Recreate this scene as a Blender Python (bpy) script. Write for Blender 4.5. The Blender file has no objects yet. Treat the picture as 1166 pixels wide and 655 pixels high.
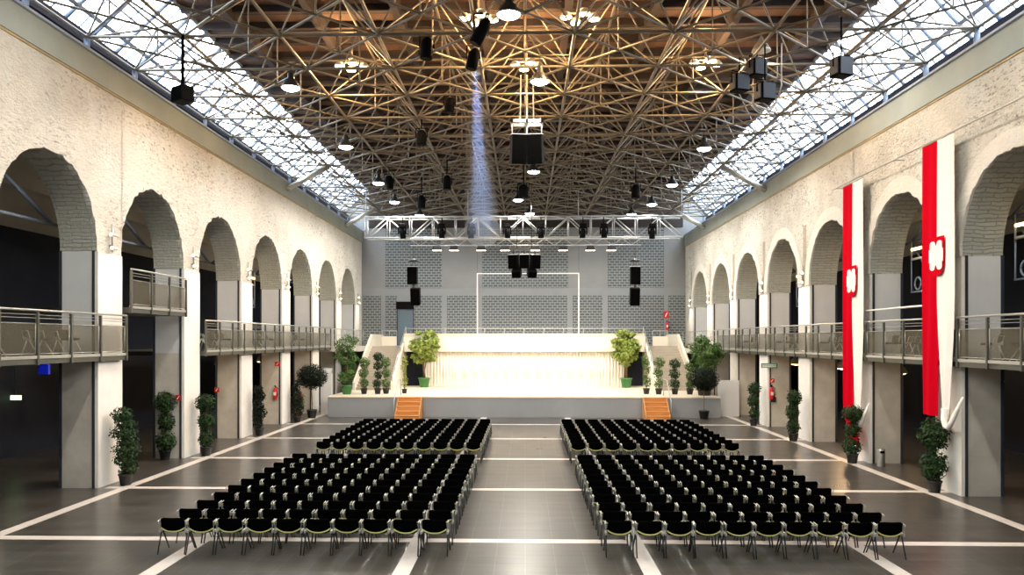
import bpy, math, random
from mathutils import Vector, Matrix
random.seed(7)
PI = math.pi
scene = bpy.context.scene
C = scene.collection

# ------------------------------------------------------------------ camera (frame 1166 x 655)
CAMZ, F, YAW = 4.15, 900.0, 0.027
PX, PY = 598.0 - 900.0 * math.tan(YAW), 387.0
cam = bpy.data.cameras.new('camera')
cam.sensor_width = 36.0
cam.lens = 36.0 * F / 1166.0
cam.shift_x = (583.0 - PX) / 1166.0
cam.shift_y = (PY - 327.5) / 1166.0
cam.clip_end = 400
camo = bpy.data.objects.new('camera', cam)
C.objects.link(camo)
camo.location = (0, 0, CAMZ)
camo.rotation_euler = (PI / 2, 0, YAW)
scene.camera = camo
_s, _c = math.sin(YAW), math.cos(YAW)

def at(px, py, Y):
    """point of the hall seen at that pixel of the photograph, at distance Y down the hall"""
    a, b = (px - PX) / F, (PY - py) / F
    dx, dy = -_s + _c * a, _c + _s * a
    t = Y / dy
    return Vector((dx * t, Y, CAMZ + b * t))

def proj(p):
    dep = p[1] * _c - p[0] * _s
    if dep < 0.3:
        return None
    return PX + F * (p[0] * _c + p[1] * _s) / dep, PY - F * (p[2] - CAMZ) / dep

def in_view(p, m=20):
    q = proj(p)
    return q is not None and -m < q[0] < 1166 + m and -m < q[1] < 655 + m

# ------------------------------------------------------------------ materials
M = {}
def mat(name, col, rough=0.6, metal=0.0, spec=0.5):
    m = bpy.data.materials.new(name)
    m.use_nodes = True
    b = m.node_tree.nodes['Principled BSDF']
    b.inputs['Base Color'].default_value = (*col, 1)
    b.inputs['Roughness'].default_value = rough
    b.inputs['Metallic'].default_value = metal
    b.inputs['Specular IOR Level'].default_value = spec
    M[name] = m
    return m

def N(m, typ, **kw):
    n = m.node_tree.nodes.new(typ)
    for k, v in kw.items():
        setattr(n, k, v)
    return n

def L(m, a, b):
    m.node_tree.links.new(a, b)

def bsdf(m):
    return m.node_tree.nodes['Principled BSDF']

def coords(m, scale=(1, 1, 1)):
    tc = N(m, 'ShaderNodeNewGeometry')
    mp = N(m, 'ShaderNodeMapping')
    mp.inputs['Scale'].default_value = scale
    L(m, tc.outputs['Position'], mp.inputs['Vector'])
    return mp.outputs['Vector']

def noise(m, vec, scale, detail=4, rough=0.55):
    n = N(m, 'ShaderNodeTexNoise')
    n.inputs['Scale'].default_value = scale
    n.inputs['Detail'].default_value = detail
    n.inputs['Roughness'].default_value = rough
    L(m, vec, n.inputs['Vector'])
    return n.outputs['Fac']

def ramp(m, fac, stops):
    r = N(m, 'ShaderNodeValToRGB')
    el = r.color_ramp.elements
    while len(el) < len(stops):
        el.new(0.5)
    for e, (p, c) in zip(el, stops):
        e.position = p
        e.color = (*c, 1) if len(c) == 3 else c
    L(m, fac, r.inputs['Fac'])
    return r.outputs['Color']

def mix(m, fac, a, b, blend='MIX'):
    n = N(m, 'ShaderNodeMix', data_type='RGBA', blend_type=blend)
    for sock, v in ((n.inputs['Factor'], fac), (n.inputs['A'], a), (n.inputs['B'], b)):
        pass
    ins = [i for i in n.inputs]
    fi = n.inputs[0]; ai = n.inputs[6]; bi = n.inputs[7]
    for sock, v in ((fi, fac), (ai, a), (bi, b)):
        if isinstance(v, (int, float)):
            sock.default_value = v
        elif isinstance(v, tuple):
            sock.default_value = (*v, 1)
        else:
            L(m, v, sock)
    return n.outputs[2]

def math_(m, op, a, b=None, c=None):
    n = N(m, 'ShaderNodeMath', operation=op)
    for i, v in enumerate((a, b, c)):
        if v is None:
            continue
        if isinstance(v, (int, float)):
            n.inputs[i].default_value = v
        else:
            L(m, v, n.inputs[i])
    return n.outputs[0]

def bump(m, h, strength=0.4, dist=0.05):
    n = N(m, 'ShaderNodeBump')
    n.inputs['Strength'].default_value = strength
    n.inputs['Distance'].default_value = dist
    L(m, h, n.inputs['Height'])
    L(m, n.outputs['Normal'], bsdf(m).inputs['Normal'])

def emit(name, col, strength):
    m = mat(name, (0.8, 0.8, 0.8), 0.4)
    b = bsdf(m)
    b.inputs['Emission Color'].default_value = (*col, 1)
    b.inputs['Emission Strength'].default_value = strength
    return m

# whitewashed rough masonry with dark flecks
def plaster(name, base, dirt, flecks):
    m = mat(name, base, 0.9, spec=0.2)
    v = coords(m)
    big = noise(m, v, 0.55, 5, 0.6)
    col = ramp(m, big, [(0.3, dirt), (0.62, base)])
    vs = coords(m, (1, 0.62, 1.8))
    f1 = noise(m, vs, 8.5, 8, 0.80)
    fl = ramp(m, f1, [(flecks - 0.04, (1, 1, 1)), (flecks + 0.05, (0, 0, 0))])
    area = ramp(m, noise(m, v, 0.35, 3), [(0.38, (0.12, 0.12, 0.12)), (0.62, (1, 1, 1))])
    inv = N(m, 'ShaderNodeInvert'); L(m, fl, inv.inputs['Color'])
    fac = mix(m, 1.0, inv.outputs['Color'], area, 'MULTIPLY')
    col = mix(m, fac, col, (0.19, 0.165, 0.125))
    L(m, col, bsdf(m).inputs['Base Color'])
    bn = noise(m, coords(m, (1, 0.8, 1.5)), 7.0, 8, 0.7)
    bump(m, bn, 1.0, 0.12)
    return m
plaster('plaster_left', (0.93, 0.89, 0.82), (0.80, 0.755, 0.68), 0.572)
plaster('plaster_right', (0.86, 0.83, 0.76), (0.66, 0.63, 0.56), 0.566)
plaster('plaster_ring', (0.91, 0.88, 0.82), (0.85, 0.82, 0.75), 0.66)
plaster('plaster_strip', (0.56, 0.49, 0.39), (0.42, 0.37, 0.29), 0.58)

m = mat('intrados', (0.42, 0.43, 0.38), 0.95, spec=0.15)
v = coords(m)
br = N(m, 'ShaderNodeTexBrick')
br.inputs['Scale'].default_value = 1.0
br.inputs['Brick Width'].default_value = 0.55; br.inputs['Row Height'].default_value = 0.10
br.inputs['Mortar Size'].default_value = 0.016; br.inputs['Mortar Smooth'].default_value = 0.6
br.inputs['Color1'].default_value = (0.62, 0.63, 0.57, 1); br.inputs['Color2'].default_value = (0.55, 0.56, 0.50, 1)
br.inputs['Mortar'].default_value = (0.44, 0.44, 0.40, 1)
sx = N(m, 'ShaderNodeSeparateXYZ'); L(m, v, sx.inputs[0])
cb = N(m, 'ShaderNodeCombineXYZ'); L(m, sx.outputs['X'], cb.inputs['X'])
nz = noise(m, v, 3.0, 4)
L(m, math_(m, 'MULTIPLY_ADD', nz, 0.12, sx.outputs['Z']), cb.inputs['Y'])
L(m, cb.outputs[0], br.inputs['Vector'])
L(m, br.outputs['Color'], bsdf(m).inputs['Base Color'])
bump(m, math_(m, 'MULTIPLY_ADD', br.outputs['Fac'], -0.6, noise(m, v, 9.0, 7, 0.7)), 1.0, 0.10)

def soft(name, col, var, sc, rough=0.8, b=0.1, spec=0.3):
    m = mat(name, col, rough, spec=spec)
    v = coords(m)
    n = noise(m, v, sc, 6, 0.6)
    L(m, ramp(m, n, [(0.3, tuple(c * (1 - var) for c in col)), (0.7, tuple(min(1, c * (1 + var)) for c in col))]), bsdf(m).inputs['Base Color'])
    if b:
        bump(m, noise(m, v, sc * 8, 4), b, 0.02)
    return m
soft('render_white', (0.85, 0.81, 0.75), 0.05, 2.0)
soft('panel_white', (0.70, 0.71, 0.72), 0.04, 1.5)
soft('concrete_beige', (0.54, 0.51, 0.45), 0.16, 1.3)
soft('cornice_grey', (0.37, 0.415, 0.40), 0.10, 0.6)
soft('cornice_flange', (0.45, 0.52, 0.66), 0.05, 1.0, 0.5)
soft('ochre_joint', (0.46, 0.36, 0.20), 0.2, 2.0)
soft('cream_paint', (0.74, 0.68, 0.56), 0.03, 0.8)
soft('stage_grey', (0.27, 0.285, 0.30), 0.06, 0.8)
soft('step_concrete', (0.40, 0.35, 0.28), 0.08, 1.5)
soft('back_plain', (0.235, 0.235, 0.235), 0.06, 0.7)
soft('back_band', (0.245, 0.255, 0.26), 0.05, 0.8)
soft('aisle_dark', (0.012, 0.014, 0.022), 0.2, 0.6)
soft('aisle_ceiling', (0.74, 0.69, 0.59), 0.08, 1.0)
soft('dark_edge', (0.035, 0.04, 0.055), 0.1, 1.0, 0.5)
soft('blue_panel', (0.004, 0.006, 0.018), 0.1, 1.0, 0.5)
soft('front_plain', (0.55, 0.53, 0.49), 0.05, 0.8)

# block masonry of the back wall
m = mat('back_block', (0.28, 0.31, 0.33), 0.85, spec=0.25)
v = coords(m)
sx = N(m, 'ShaderNodeSeparateXYZ'); L(m, v, sx.inputs[0])
cb = N(m, 'ShaderNodeCombineXYZ'); L(m, sx.outputs['X'], cb.inputs['X']); L(m, sx.outputs['Z'], cb.inputs['Y'])
br = N(m, 'ShaderNodeTexBrick')
br.inputs['Scale'].default_value = 1.0
br.inputs['Brick Width'].default_value = 0.36; br.inputs['Row Height'].default_value = 0.19
br.inputs['Mortar Size'].default_value = 0.032; br.inputs['Mortar Smooth'].default_value = 0.1
br.inputs['Color1'].default_value = (0.085, 0.098, 0.102, 1); br.inputs['Color2'].default_value = (0.105, 0.118, 0.122, 1)
br.inputs['Mortar'].default_value = (0.255, 0.262, 0.26, 1)
L(m, cb.outputs[0], br.inputs['Vector'])
L(m, br.outputs['Color'], bsdf(m).inputs['Base Color'])
bump(m, br.outputs['Fac'], 0.3, 0.02)

# white ribbed hanging behind the stage
m = mat('ribbed_white', (0.84, 0.79, 0.70), 0.8, spec=0.2)

# floor: polished dark stone, inlaid pale strips
m = mat('floor_stone', (0.1, 0.09, 0.08), 0.3)
v = coords(m)
sx = N(m, 'ShaderNodeSeparateXYZ'); L(m, v, sx.inputs[0])
X, Y = sx.outputs['X'], sx.outputs['Y']
br = N(m, 'ShaderNodeTexBrick')
br.offset = 0.0
br.inputs['Scale'].default_value = 1.0
br.inputs['Brick Width'].default_value = 0.56; br.inputs['Row Height'].default_value = 0.56
br.inputs['Mortar Size'].default_value = 0.008; br.inputs['Mortar Smooth'].default_value = 0.2
br.inputs['Color1'].default_value = (0.068, 0.062, 0.055, 1); br.inputs['Color2'].default_value = (0.055, 0.051, 0.047, 1)
br.inputs['Mortar'].default_value = (0.135, 0.128, 0.118, 1)
L(m, v, br.inputs['Vector'])
streak = noise(m, coords(m, (0.5, 2.2, 1)), 1.1, 3, 0.5)
stone = mix(m, 0.8, br.outputs['Color'], ramp(m, streak, [(0.3, (0.55, 0.52, 0.48)), (0.7, (1.25, 1.2, 1.12))]), 'MULTIPLY')
def band(c, centre, half):
    return math_(m, 'LESS_THAN', math_(m, 'ABSOLUTE', math_(m, 'SUBTRACT', c, centre)), half)
lines = None
for cx in (-11.2, -6.67, -2.2, 2.25, 6.67, 10.98):
    b_ = band(X, cx, 0.155)
    lines = b_ if lines is None else math_(m, 'MAXIMUM', lines, b_)
# cross strips every 5.6 m starting at 16.3
my = math_(m, 'PINGPONG', math_(m, 'SUBTRACT', Y, 16.3 - 56.0), 2.8)
lines = math_(m, 'MAXIMUM', lines, math_(m, 'LESS_THAN', my, 0.15))
inx = math_(m, 'LESS_THAN', math_(m, 'ABSOLUTE', X), 11.75)
lines = math_(m, 'MULTIPLY', lines, inx)
strip = ramp(m, noise(m, v, 1.6, 4), [(0.3, (0.66, 0.59, 0.53)), (0.7, (0.78, 0.71, 0.65))])
L(m, mix(m, lines, stone, strip), bsdf(m).inputs['Base Color'])
rn = math_(m, 'MULTIPLY_ADD', noise(m, coords(m, (0.7, 2.0, 1)), 1.2, 3), 0.07, 0.255)
L(m, rn, bsdf(m).inputs['Roughness'])
bsdf(m).inputs['Specular IOR Level'].default_value = 0.85

# stage boards
m = mat('stage_wood', (0.72, 0.62, 0.48), 0.45)
v = coords(m)
w = noise(m, coords(m, (0.6, 7, 1)), 1.2, 4)
L(m, ramp(m, w, [(0.3, (0.66, 0.55, 0.41)), (0.7, (0.78, 0.68, 0.53))]), bsdf(m).inputs['Base Color'])
m = mat('orange_wood', (0.58, 0.26, 0.07), 0.45)
w = noise(m, coords(m, (0.8, 9, 9)), 1.5, 4)
L(m, ramp(m, w, [(0.3, (0.50, 0.20, 0.05)), (0.7, (0.66, 0.31, 0.09))]), bsdf(m).inputs['Base Color'])

# roof deck: brown boards
m = mat('roof_deck', (0.1, 0.05, 0.03), 0.8)
v = coords(m)
w = noise(m, coords(m, (0.9, 0.25, 1)), 1.6, 5, 0.6)
sx = N(m, 'ShaderNodeSeparateXYZ'); L(m, v, sx.inputs[0])
bd = math_(m, 'LESS_THAN', math_(m, 'PINGPONG', sx.outputs['Y'], 0.7), 0.05)
L(m, mix(m, bd, ramp(m, w, [(0.3, (0.06, 0.028, 0.015)), (0.7, (0.15, 0.075, 0.038))]), (0.02, 0.012, 0.01)), bsdf(m).inputs['Base Color'])
soft('purlin_dark', (0.04, 0.03, 0.028), 0.2, 1.0)

m = mat('frame_steel', (0.125, 0.102, 0.068), 0.45, 0.1)
soft('frame_blue', (0.24, 0.29, 0.38), 0.05, 1.0, 0.45)
mat('truss_alu', (0.36, 0.36, 0.35), 0.4, 0.4)
mat('black_fabric', (0.002, 0.002, 0.002), 0.95, spec=0.0)
mat('black_plastic', (0.004, 0.004, 0.004), 0.6, spec=0.04)
mat('rim_green', (0.50, 0.50, 0.16), 0.35)
mat('alu', (0.52, 0.51, 0.47), 0.35, 0.7)
mat('leg_dark', (0.03, 0.03, 0.03), 0.35, 0.3)
mat('leg_pale', (0.80, 0.78, 0.72), 0.35, 0.3)
mat('brown_wood', (0.30, 0.14, 0.06), 0.5)
mat('rail_steel', (0.50, 0.49, 0.45), 0.35, 0.6)
mat('post_steel', (0.10, 0.10, 0.082), 0.45, 0.4)
m = mat('mesh_panel', (0.13, 0.115, 0.075), 0.5, 0.2)
nt = m.node_tree
tr = N(m, 'ShaderNodeBsdfTransparent'); mx = N(m, 'ShaderNodeMixShader')
mx.inputs['Fac'].default_value = 0.38
out = nt.nodes['Material Output']
L(m, tr.outputs[0], mx.inputs[1]); L(m, bsdf(m).outputs[0], mx.inputs[2]); L(m, mx.outputs[0], out.inputs['Surface'])
mat('red_cloth', (0.52, 0.001, 0.012), 0.85, spec=0.02)
mat('white_cloth', (0.86, 0.83, 0.78), 0.8, spec=0.2)
mat('red_paint', (0.60, 0.012, 0.012), 0.35)
mat('white_paint', (0.85, 0.84, 0.82), 0.5)
mat('green_pot', (0.045, 0.19, 0.045), 0.45)
mat('black_pot', (0.012, 0.013, 0.013), 0.5)
mat('terracotta', (0.36, 0.12, 0.06), 0.7)
mat('bark', (0.17, 0.11, 0.06), 0.85)
mat('soil', (0.03, 0.02, 0.015), 0.95)
mat('bin_steel', (0.55, 0.55, 0.53), 0.3, 0.8)
mat('door_blue', (0.10, 0.14, 0.17), 0.5)
mat('sign_green', (0.03, 0.20, 0.10), 0.5)
mat('cable', (0.02, 0.02, 0.02), 0.6)
mat('cable_white', (0.5, 0.49, 0.45), 0.5)
mat('petal_red', (0.55, 0.02, 0.02), 0.6)
def leafmat(name, a, b):
    m = mat(name, a, 0.55, spec=0.12)
    oi = N(m, 'ShaderNodeNewGeometry')
    L(m, ramp(m, oi.outputs['Random Per Island'], [(0.0, a), (1.0, b)]), bsdf(m).inputs['Base Color'])
    return m
leafmat('leaf_dark', (0.005, 0.015, 0.005), (0.035, 0.075, 0.022))
leafmat('leaf_mid', (0.03, 0.08, 0.02), (0.12, 0.20, 0.05))
leafmat('leaf_black', (0.002, 0.004, 0.002), (0.008, 0.016, 0.006))
leafmat('leaf_light', (0.11, 0.18, 0.03), (0.36, 0.40, 0.09))
emit('glow_cool', (0.93, 1.0, 0.93), 22.0)
emit('glow_warm', (1.0, 0.80, 0.50), 14.0)
emit('glow_amber', (1.0, 0.66, 0.30), 5.0)
emit('glow_pink', (1.0, 0.80, 0.66), 9.0)
emit('glow_sign', (0.75, 1.0, 0.55), 2.2)
emit('glow_blue', (0.005, 0.02, 0.75), 0.25)
bsdf(M['glow_blue']).inputs['Base Color'].default_value = (0.0, 0.01, 0.2, 1)
emit('glow_beam', (0.65, 0.80, 1.0), 6.0)
# skylight glass: thin clear pane with a slight milky share
m = mat('glass', (0.9, 0.95, 1.0), 0.1)
tr = N(m, 'ShaderNodeBsdfTransparent'); mx = N(m, 'ShaderNodeMixShader')
mx.inputs['Fac'].default_value = 0.15
L(m, tr.outputs[0], mx.inputs[1]); L(m, bsdf(m).outputs[0], mx.inputs[2])
L(m, mx.outputs[0], m.node_tree.nodes['Material Output'].inputs['Surface'])

# ------------------------------------------------------------------ mesh builder
class MB:
    def __init__(s):
        s.v, s.f, s.mi, s.sm = [], [], [], []
    def face(s, idx, mi=0, smooth=False):
        s.f.append(idx); s.mi.append(mi); s.sm.append(smooth)
    def quad(s, a, b, c, d, mi=0):
        n = len(s.v); s.v += [tuple(a), tuple(b), tuple(c), tuple(d)]
        s.face((n, n + 1, n + 2, n + 3), mi)
    def box(s, x0, x1, y0, y1, z0, z1, mi=0, bev=0.0):
        x0, x1 = min(x0, x1), max(x0, x1); y0, y1 = min(y0, y1), max(y0, y1); z0, z1 = min(z0, z1), max(z0, z1)
        if bev > 0:
            b = bev
            prof = [(x0 + b, y0), (x1 - b, y0), (x1, y0 + b), (x1, y1 - b), (x1 - b, y1), (x0 + b, y1), (x0, y1 - b), (x0, y0 + b)]
            ins = [(x0 + b, y0 + b), (x1 - b, y0 + b), (x1 - b, y0 + b), (x1 - b, y1 - b), (x1 - b, y1 - b), (x0 + b, y1 - b), (x0 + b, y1 - b), (x0 + b, y0 + b)]
            rings = []
            for z, P in ((z0, ins), (z0 + b, prof), (z1 - b, prof), (z1, ins)):
                n = len(s.v); s.v += [(p[0], p[1], z) for p in P]; rings.append(n)
            for r0, r1 in zip(rings, rings[1:]):
                for i in range(8):
                    j = (i + 1) % 8
                    s.face((r0 + i, r0 + j, r1 + j, r1 + i), mi)
            s.face(tuple(rings[0] + i for i in (0, 6, 4, 2)), mi)
            s.face(tuple(rings[-1] + i for i in (0, 2, 4, 6)), mi)
            return
        n = len(s.v)
        s.v += [(x0, y0, z0), (x1, y0, z0), (x1, y1, z0), (x0, y1, z0), (x0, y0, z1), (x1, y0, z1), (x1, y1, z1), (x0, y1, z1)]
        for q in ((0, 3, 2, 1), (4, 5, 6, 7), (0, 1, 5, 4), (1, 2, 6, 5), (2, 3, 7, 6), (3, 0, 4, 7)):
            s.face(tuple(n + i for i in q), mi)
    def obox(s, c, ax, ay, az, mi=0):
        """box round centre c with half-axis vectors"""
        c, ax, ay, az = map(Vector, (c, ax, ay, az)); n = len(s.v)
        for k in (-1, 1):
            for (i, j) in ((-1, -1), (1, -1), (1, 1), (-1, 1)):
                s.v.append(tuple(c + ax * i + ay * j + az * k))
        for q in ((0, 3, 2, 1), (4, 5, 6, 7), (0, 1, 5, 4), (1, 2, 6, 5), (2, 3, 7, 6), (3, 0, 4, 7)):
            s.face(tuple(n + i for i in q), mi)
    def tube(s, pts, r, n=6, mi=0, cap=True, smooth=True):
        pts = [Vector(p) for p in pts]
        rr = r if isinstance(r, (list, tuple)) else [r] * len(pts)
        rings = []
        for i, p in enumerate(pts):
            d = (pts[min(i + 1, len(pts) - 1)] - pts[max(i - 1, 0)]).normalized()
            u = d.cross(Vector((0, 0, 1)))
            if u.length < 1e-3:
                u = d.cross(Vector((0, 1, 0)))
            u.normalize(); w = u.cross(d)
            k = len(s.v); rings.append(k)
            for j in range(n):
                a = 2 * PI * j / n
                s.v.append(tuple(p + (u * math.cos(a) + w * math.sin(a)) * rr[i]))
        for a, b in zip(rings, rings[1:]):
            for j in range(n):
                q = (j + 1) % n
                s.face((a + j, b + j, b + q, a + q), mi, smooth)
        if cap:
            s.face(tuple(rings[0] + j for j in range(n)), mi)
            s.face(tuple(rings[-1] + j for j in reversed(range(n))), mi)
    def lathe(s, prof, c=(0, 0, 0), n=16, mi=0, smooth=True):
        """prof: (radius, z) pairs turned about a vertical axis through c"""
        rings = []
        for r, z in prof:
            k = len(s.v); rings.append(k)
            for j in range(n):
                a = 2 * PI * j / n
                s.v.append((c[0] + r * math.cos(a), c[1] + r * math.sin(a), c[2] + z))
        for a, b in zip(rings, rings[1:]):
            for j in range(n):
                q = (j + 1) % n
                s.face((a + j, a + q, b + q, b + j), mi, smooth)
        s.face(tuple(rings[0] + j for j in reversed(range(n))), mi)
        s.face(tuple(rings[-1] + j for j in range(n)), mi)
    def prism(s, poly, d, mi=0):
        """closed polygon (3d points) pushed along vector d"""
        n = len(s.v); k = len(poly); d = Vector(d)
        s.v += [tuple(p) for p in poly] + [tuple(Vector(p) + d) for p in poly]
        s.face(tuple(range(n, n + k)), mi); s.face(tuple(reversed(range(n + k, n + 2 * k))), mi)
        for i in range(k):
            j = (i + 1) % k
            s.face((n + j, n + i, n + k + i, n + k + j), mi)
    def mesh(s, name, mats):
        me = bpy.data.meshes.new(name)
        me.from_pydata(s.v, [], s.f)
        for m in mats if isinstance(mats, (list, tuple)) else [mats]:
            me.materials.append(M[m])
        me.polygons.foreach_set('material_index', s.mi)
        me.polygons.foreach_set('use_smooth', s.sm)
        me.update()
        return me
    def build(s, name, mats, parent=None, loc=None):
        o = bpy.data.objects.new(name, s.mesh(name, mats))
        C.objects.link(o)
        if parent: o.parent = parent
        if loc is not None: o.location = loc
        return o

def tag(o, label=None, cat=None, group=None, kind=None):
    if label: o['label'] = label
    if cat: o['category'] = cat
    if group: o['group'] = group
    if kind: o['kind'] = kind
    return o

def thing(name, label, cat, loc=(0, 0, 0), rz=0.0, group=None):
    o = bpy.data.objects.new(name, None)
    o.empty_display_size = 0.2
    C.objects.link(o)
    o.location = loc; o.rotation_euler = (0, 0, rz)
    return tag(o, label, cat, group)

def struct(o, label, cat):
    return tag(o, label, cat, kind='structure')

def copy_tree(o, parent=None):
    c = o.copy(); C.objects.link(c)
    if parent: c.parent = parent
    for ch in o.children:
        if ch.type != 'LIGHT' or True:
            copy_tree(ch, c)
    return c

def light(name, typ, loc, energy, col=(1, 1, 1), parent=None, target=None, size=0.1, angle=None, blend=0.5):
    d = bpy.data.lights.new(name, typ)
    d.energy = energy; d.color = col
    if typ == 'SPOT':
        d.spot_size = angle; d.spot_blend = blend; d.shadow_soft_size = size
    elif typ == 'POINT':
        d.shadow_soft_size = size
    o = bpy.data.objects.new(name, d); C.objects.link(o)
    if parent: o.parent = parent
    o.location = loc
    if target is not None:
        o.rotation_euler = (Vector(target) - Vector(loc)).to_track_quat('-Z', 'Y').to_euler()
    return o

ORD = ['first', 'second', 'third', 'fourth', 'fifth', 'sixth', 'seventh', 'eighth', 'ninth', 'tenth', 'eleventh', 'twelfth']

# ------------------------------------------------------------------ the hall
XL, XR = 11.95, 11.58           # inner faces of the side walls
YB, YF = 57.5, -7.0             # far wall, wall behind the camera
TH = 1.05
ARCH = {-1: (6.62, 6.68), 1: (6.36, 6.40)}   # pier top, arch springing
CORN = {-1: (11.30, 12.08), 1: (10.92, 11.72)}
ROOF = 15.6

b = MB(); b.box(-18.5, 18.5, YF, YB + 0.3, -0.3, 0.0)
struct(b.build('floor', 'floor_stone'), 'dark polished stone hall floor with inlaid pale strips', 'floor')

def piers(s):
    base = 21.75 if s < 0 else 21.25
    w = 1.33
    out = []
    for k in range(-5, 7):
        y0 = base + 5.58 * k
        y1 = min(y0 + w, YB)
        out.append((y0, y1))
    return out

def arch_pts(y0, y1, zs, zb, n=44, grow=0.0):
    yc, r = (y0 + y1) / 2, (y1 - y0) / 2 + grow
    pts = [(yc - r, zb)]
    z = zb
    while z + 0.16 < zs:
        z += 0.16; pts.append((yc - r, z))
    for i in range(n + 1):
        a = PI - PI * i / n
        pts.append((yc + r * math.cos(a), zs + r * 1.06 * math.sin(a)))
    zz = [p[1] for p in pts if p[1] < zs and p[0] < yc]
    for z in reversed(zz):
        pts.append((yc + r, z))
    return pts

for s, XF, side in ((-1, XL, 'left'), (1, XR, 'right')):
    rnd = random.Random(11 + s)
    ZP, ZS = ARCH[s]
    top = CORN[s][0]
    P = piers(s)
    b = MB()
    x0, x1 = s * XF, s * (XF + TH)
    ring = MB()
    strip_ = MB()
    def vq(y0, y1, z0, z1, x):
        b.quad((x, y0, z0), (x, y1, z0), (x, y1, z1), (x, y0, z1), 0)
    for (y0, y1) in P:
        vq(y0, y1, ZP, top, x0); vq(y0, y1, ZP, top, x1)
        b.quad((x0, y0, ZP), (x0, y1, ZP), (x1, y1, ZP), (x1, y0, ZP), 0)
        if s > 0:   # darker recessed stone strip between the raised arch rings
            strip_.box(x0 - 0.004, x0 + 0.03, y0 + 0.47, y1 - 0.47, ZP + 0.02, 8.9)
    vq(YF, P[0][0], 0, top, x0); vq(YF, P[0][0], 0, top, x1)
    if P[-1][1] < YB: vq(P[-1][1], YB, 0, top, x0)
    b.quad((x0, YF, top), (x0, YB, top), (x1, YB, top), (x1, YF, top), 0)
    for (a0, a1), (c0, c1) in zip(P, P[1:]):
        pts = arch_pts(a1, c0, ZS, ZP)
        yc = (a1 + c0) / 2
        fr = []
        for i, (y, z) in enumerate(pts):
            j = rnd.uniform(-0.07, 0.02) if z > ZS + 0.12 else 0
            d = Vector((y - yc, max(0, z - ZS))).normalized()
            fr.append((min(max(y - d.x * j, a1), c0), z - d.y * j))
        for (p, q), (pj, qj) in zip(zip(pts, pts[1:]), zip(fr, fr[1:])):
            if abs(q[0] - p[0]) > 1e-6 or abs(qj[0] - pj[0]) > 1e-6:
                b.quad((x0, pj[0], pj[1]), (x0, qj[0], qj[1]), (x0, qj[0], top), (x0, pj[0], top), 0)
                if abs(q[0] - p[0]) > 1e-6:
                    b.quad((x1, p[0], p[1]), (x1, q[0], q[1]), (x1, q[0], top), (x1, p[0], top), 0)
            b.quad((x0, pj[0], pj[1]), (x0 + s * 0.12, p[0], p[1]), (x0 + s * 0.12, q[0], q[1]), (x0, qj[0], qj[1]), 1)
            b.quad((x0 + s * 0.12, p[0], p[1]), (x1, p[0], p[1]), (x1, q[0], q[1]), (x0 + s * 0.12, q[0], q[1]), 1)
        if s > 0:
            inn = fr
            o_ = arch_pts(a1, c0, ZS, ZP, grow=0.48)
            for (p, q), (u, w) in zip(zip(inn, inn[1:]), zip(o_, o_[1:])):
                xx = x0 - 0.07
                ring.quad((xx, p[0], p[1]), (xx, q[0], q[1]), (xx, w[0], w[1]), (xx, u[0], u[1]))
                ring.quad((xx, u[0], u[1]), (xx, w[0], w[1]), (x0, w[0], w[1]), (x0, u[0], u[1]))
                ring.quad((xx, p[0], p[1]), (xx, q[0], q[1]), (x0, q[0], q[1]), (x0, p[0], p[1]))
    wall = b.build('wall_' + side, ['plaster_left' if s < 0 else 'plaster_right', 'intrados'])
    struct(wall, 'rough whitewashed arcade wall on the %s of the hall' % side, 'wall')
    if s > 0:
        ring.build('arch_ring', 'plaster_ring', wall)
        strip_.build('stone_strip', 'plaster_strip', wall)
    # smooth clad piers below the arches
    for (y0, y1) in P:
        q = MB()
        q.box(x0 + s * 0.08, x1, y0 + 0.0, y1, 0, 3.68, 0)
        q.box(x0 + s * 0.08, x1, y0 + 0.0, y1, 3.68, ZP, 1)
        q.box(x0 - s * 0.03, x0 + s * 0.06, y0 + 0.0, y1, 0, ZP - 0.01, 2)
        pr = q.build('pier', ['concrete_beige', 'panel_white', 'render_white'], wall)
        e = MB()
        e.box(x0 + s * 0.061, x0 + s * 0.13, y0 - 0.025, y0 + 0.03, 0, ZP + 0.02)
        e.box(x1 - s * 0.06, x1 + s * 0.02, y0 - 0.025, y0 + 0.03, 0, ZP + 0.02)
        e.box(x0 + s * 0.061, x0 + s * 0.13, y1 - 0.03, y1 + 0.025, 0, ZP + 0.02)
        e.build('steel_edge', 'dark_edge', pr)
    # concrete ring beam on top
    z0, z1 = CORN[s]
    q = MB()
    q.box(x0 - s * 0.06, x1 + s * 0.35, YF, YB, z0, z1 - 0.06, 0)
    q.box(x0 - s * 0.14, x1 + s * 0.35, YF, YB, z1 - 0.06, z1, 1)
    q.box(x0 - s * 0.03, x0 + s * 0.02, YF, YB, z0 - 0.06, z0, 2)
    y = P[0][0]
    struct(q.build('trim_' + ('1' if s < 0 else '2'), ['cornice_grey', 'cornice_flange', 'ochre_joint']), 'grey concrete ring beam along the top of the %s wall' % side, 'beam')
    # dark upstand behind the posts, then raking glazing up to the deck
    xg0, zg0, xg1, zg1 = 13.35, z1 + 1.25, 11.4, ROOF - 0.45
    q = MB()
    q.box(s * 13.32, s * 13.5, YF, YB, z1 - 0.02, zg0)
    q.box(s * 12.9, s * 13.32, YF, YB, zg0 - 0.45, zg0 - 0.1)
    struct(q.build('trim_' + ('3' if s < 0 else '4'), 'blue_panel'), 'dark blue upstand under the %s skylight' % side, 'upstand')
    win = MB()
    win.quad((s * xg0, YF, zg0), (s * xg0, YB, zg0), (s * xg1, YB, zg1), (s * xg1, YF, zg1))
    wn = win.build('window_' + ('1' if s < 0 else '2'), 'glass')
    struct(wn, 'long raking skylight above the %s wall' % side, 'skylight')
    q = MB()
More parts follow.
